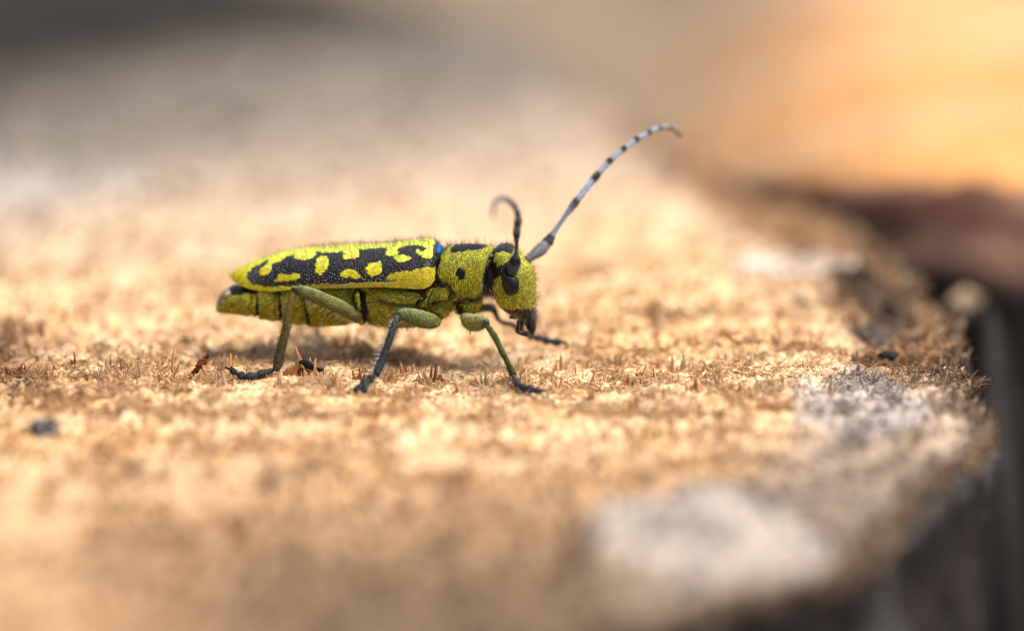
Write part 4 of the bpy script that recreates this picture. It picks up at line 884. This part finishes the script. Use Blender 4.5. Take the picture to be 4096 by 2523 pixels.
# middle, near side
ft = LG(1506, 1494, 0.05)
f, t = leg([(1754, 1282, -0.11, 7), (1743, 1286, -0.15, 22), (1715, 1283, -0.20, 33), (1680, 1274, -0.24, 35.5), (1645, 1264, -0.28, 32), (1612, 1258, -0.31, 25), (1597, 1260, -0.325, 18), (1588, 1263, -0.33, 12)],
    tib_line([(1591, 1259, 9), (1583, 1282, 11), (1568, 1325, 12), (1550, 1380, 13), (1531, 1430, 15), (1515, 1470, 16), (1507, 1492, 13)], -0.33, ft[1]),
    [LG(1500, 1500, 0.045), LG(1476, 1519, 0.03), LG(1452, 1536, 0.02), LG(1424, 1556, 0.016)], [14, 15, 10], (GRN * 1.1 + OLV * 0.2, GRN, np.array([0.24, 0.32, 0.14])), (BLU * 1.1, TDK * 1.3), 3800, 1600)
V, F, tt_ = tube([LG(1456, 1534, 0.024), LG(1462, 1548, 0.02), LG(1464, 1562, 0.014)], np.array([11, 12, 8]) * S, 10, 14); 
mesh_np('tarsus_lobe', V, F, M_BODY, [o for o in beetle.children if o.name.startswith('leg')][-1], np.tile((*BLU * 0.5, 0.6), (len(V), 1)))
setae(t, 120, (-1, -0.1, 0.25), 0.046, (0.72, 0.66, 0.55), 0.0011, 0.2); setae(f, 60, (-0.2, -0.3, -1), 0.038, (0.6, 0.5, 0.25), 0.0010)
# front, near side
ft = LG(2050, 1497, 0.03)
f, t = leg([(1848, 1258, -0.09, 8), (1862, 1272, -0.13, 22), (1885, 1288, -0.20, 34), (1905, 1291, -0.25, 34), (1924, 1289, -0.29, 28), (1937, 1289, -0.32, 21), (1944, 1291, -0.335, 14)],
    tib_line([(1937, 1291, 9.5), (1952, 1308, 10.5), (1975, 1340, 11), (1993, 1375, 10.5), (2006, 1402, 11), (2025, 1440, 9.5), (2040, 1470, 10.5), (2048, 1490, 12.5)], -0.335, ft[1]),
    [LG(2050, 1500, 0.025), LG(2072, 1540, 0.022), LG(2100, 1554, 0.026), LG(2128, 1556, 0.024), LG(2156, 1564, 0.02)], [10, 13, 15, 12], (OLV + GRN * 0.6, OLV * 0.8 + GRN * 0.6, np.array([0.24, 0.32, 0.14])), (GRN * 0.9, GRN * 0.5), 3200, 1200)
setae(f, 70, (-0.3, -0.2, -1), 0.040, (0.35, 0.3, 0.15), 0.0010)
# front, far side
leg([(1900, 1240, 0.08, 12), (1940, 1230, 0.14, 17), (1972, 1236, 0.20, 15), (1986, 1262, 0.235, 11)],
    tib_line([(1987, 1268, 8), (2006, 1286, 9), (2048, 1297, 9), (2085, 1320, 9), (2118, 1344, 10)], 0.24, LG(2122, 1346, 0.07)[1]),
    [LG(2122, 1346, 0.07), LG(2160, 1353, 0.06), LG(2195, 1365, 0.045), LG(2238, 1369, 0.04)], [11, 13, 14], (GRN * 0.5, TDK * 2, None), (BLU * 0.7, TDK * 1.5), 300, 300)
# middle and hind, far side
leg([(1740, 1270, 0.10, 10), (1715, 1262, 0.17, 30), (1675, 1250, 0.24, 33), (1640, 1242, 0.30, 22), (1630, 1242, 0.315, 14)],
    tib_line([(1632, 1242, 9), (1605, 1280, 11), (1582, 1310, 13), (1566, 1340, 14), (1556, 1362, 12)], 0.315, LG(1556, 1364, 0.05)[1]),
    [LG(1554, 1366, 0.045), LG(1556, 1362, 0.02), LG(1562, 1350, 0.015)], [11, 10], (GRN, GRN, None), (BLU, TDK), 300, 200)
leg([(1450, 1278, 0.10, 8), (1405, 1250, 0.18, 25), (1355, 1226, 0.24, 28), (1296, 1205, 0.30, 27), (1250, 1195, 0.34, 20), (1238, 1195, 0.35, 14)],
    tib_line([(1238, 1196, 9), (1200, 1235, 12), (1165, 1280, 14), (1142, 1325, 15), (1131, 1362, 13)], 0.35, LG(1131, 1364, 0.05)[1]),
    [LG(1130, 1368, 0.045), LG(1130, 1362, 0.02), LG(1134, 1350, 0.015)], [11, 10], (OLV, GRN, None), (OLV, OLV * 0.5), 300, 200)

# ---- mouth parts
MAN = np.array([0.008, 0.006, 0.005])
for sg in (-1, 1):
    st = [(L(2118, 1282, 0) + np.array([0, sg * 0.036, 0]), 18), (L(2125, 1302, 0) + np.array([0, sg * 0.034, 0]), 17), (L(2131, 1324, 0) + np.array([0, sg * 0.024, 0]), 11), (L(2130, 1344, 0) + np.array([0, sg * 0.008, 0]), 3)]
    V, F, t = tube([s[0] for s in st], [s[1] * S for s in st], 18, 16); mesh_np('mandible', V, F, M_BODY, beetle, np.tile((*MAN, 0.0), (len(V), 1)))
    for nodes in ([(2078, 1270, 7), (2041, 1269, 6)], [(2072, 1284, 6.5), (2072, 1302, 6), (2067, 1324, 6.5), (2080, 1334, 5), (2108, 1341, 6)], [(2088, 1285, 6), (2086, 1322, 4.5)]):
        y_ = sg * 0.055; V, F, t = tube([L(n_[0], n_[1], 0) + np.array([0, y_, 0]) for n_ in nodes] if sg > 0 else [L(n_[0], n_[1], -0.055) for n_ in nodes], [n_[2] * S for n_ in nodes], 16, 10)
        mesh_np('palp', V, F, M_BODY, beetle, np.tile((*MAN * 1.4, 0.0), (len(V), 1)))

# ---- standing bristles on pronotum, head and mouth
P, N, Cc = sample(bm, 30000)
x = P[:, 0]; pr = (x > L(1770, 1100)[0]) & (x < L(1985, 1100)[0]) & (N[:, 2] > 0.35); hd = (x > L(1985, 1100)[0])
k = pr & (rng.uniform(0, 1, len(P)) < 0.16); hairs(P[k], N[k] + np.array([0.1, 0, 0.35]) + rng.normal(size=(k.sum(), 3)) * 0.22, 0.050 * rng.uniform(0.4, 1.2, k.sum()), 0.0011, np.array([0.02, 0.017, 0.013]))
k = hd & (rng.uniform(0, 1, len(P)) < 0.16) & ((N[:, 0] > 0.2) | (N[:, 2] > 0.3)); hairs(P[k], N[k] + np.array([0.25, 0, -0.2]) + rng.normal(size=(k.sum(), 3)) * 0.3, 0.040 * rng.uniform(0.4, 1.2, k.sum()), 0.0010, np.array([0.07, 0.05, 0.03]))
zz = P[:, 2]; k = hd & (zz < L(2100, 1235)[2]) & (zz > L(2100, 1275)[2]) & (rng.uniform(0, 1, len(P)) < 0.3)
hairs(P[k], N[k] * 0.5 + np.array([0.05, 0, -1.0]) + rng.normal(size=(k.sum(), 3)) * 0.25, 0.04 * rng.uniform(0.4, 1.2, k.sum()), 0.0011, np.array([0.16, 0.18, 0.25]))
k = (x > L(1925, 1100)[0]) & (x < L(1990, 1100)[0]) & (zz < L(1960, 1100)[2]) & (rng.uniform(0, 1, len(P)) < 0.16)
hairs(P[k], N[k] + np.array([0.3, 0, 0.1]) + rng.normal(size=(k.sum(), 3)) * 0.4, 0.04 * rng.uniform(0.4, 1.2, k.sum()), 0.0011, np.array([0.5, 0.47, 0.38]))
k = (N[:, 2] < -0.2) & (x > L(1480, 1100)[0]) & (x < L(1985, 1100)[0]) & (rng.uniform(0, 1, len(P)) < 0.25)
hairs(P[k], N[k] + rng.normal(size=(k.sum(), 3)) * 0.3, 0.035 * rng.uniform(0.4, 1.2, k.sum()), 0.0010, np.array([0.3, 0.24, 0.1]))

P = np.concatenate(HP); D = np.concatenate(HD); Ln = np.concatenate(HL); Wd = np.concatenate(HW); c = np.clip(np.concatenate(HC), 0, 0.95); n = len(P)
a = rng.normal(size=(n, 3)); U = np.cross(D, a); U /= np.linalg.norm(U, axis=1)[:, None]; W2 = np.cross(D, U)
V = np.stack([P + U * Wd[:, None], P + (-0.5 * U + 0.87 * W2) * Wd[:, None], P + (-0.5 * U - 0.87 * W2) * Wd[:, None], P + D * Ln[:, None] + a * (Ln * 0.06)[:, None]], 1).reshape(-1, 3)
o_ = np.arange(n)[:, None, None] * 4; F = (np.array([[0, 1, 3], [1, 2, 3], [2, 0, 3]])[None] + o_).reshape(-1, 3)
o = mesh_np('hair', V, F, M_HAIR, beetle, np.repeat(c, 4, 0)); tag(o, kind='stuff')
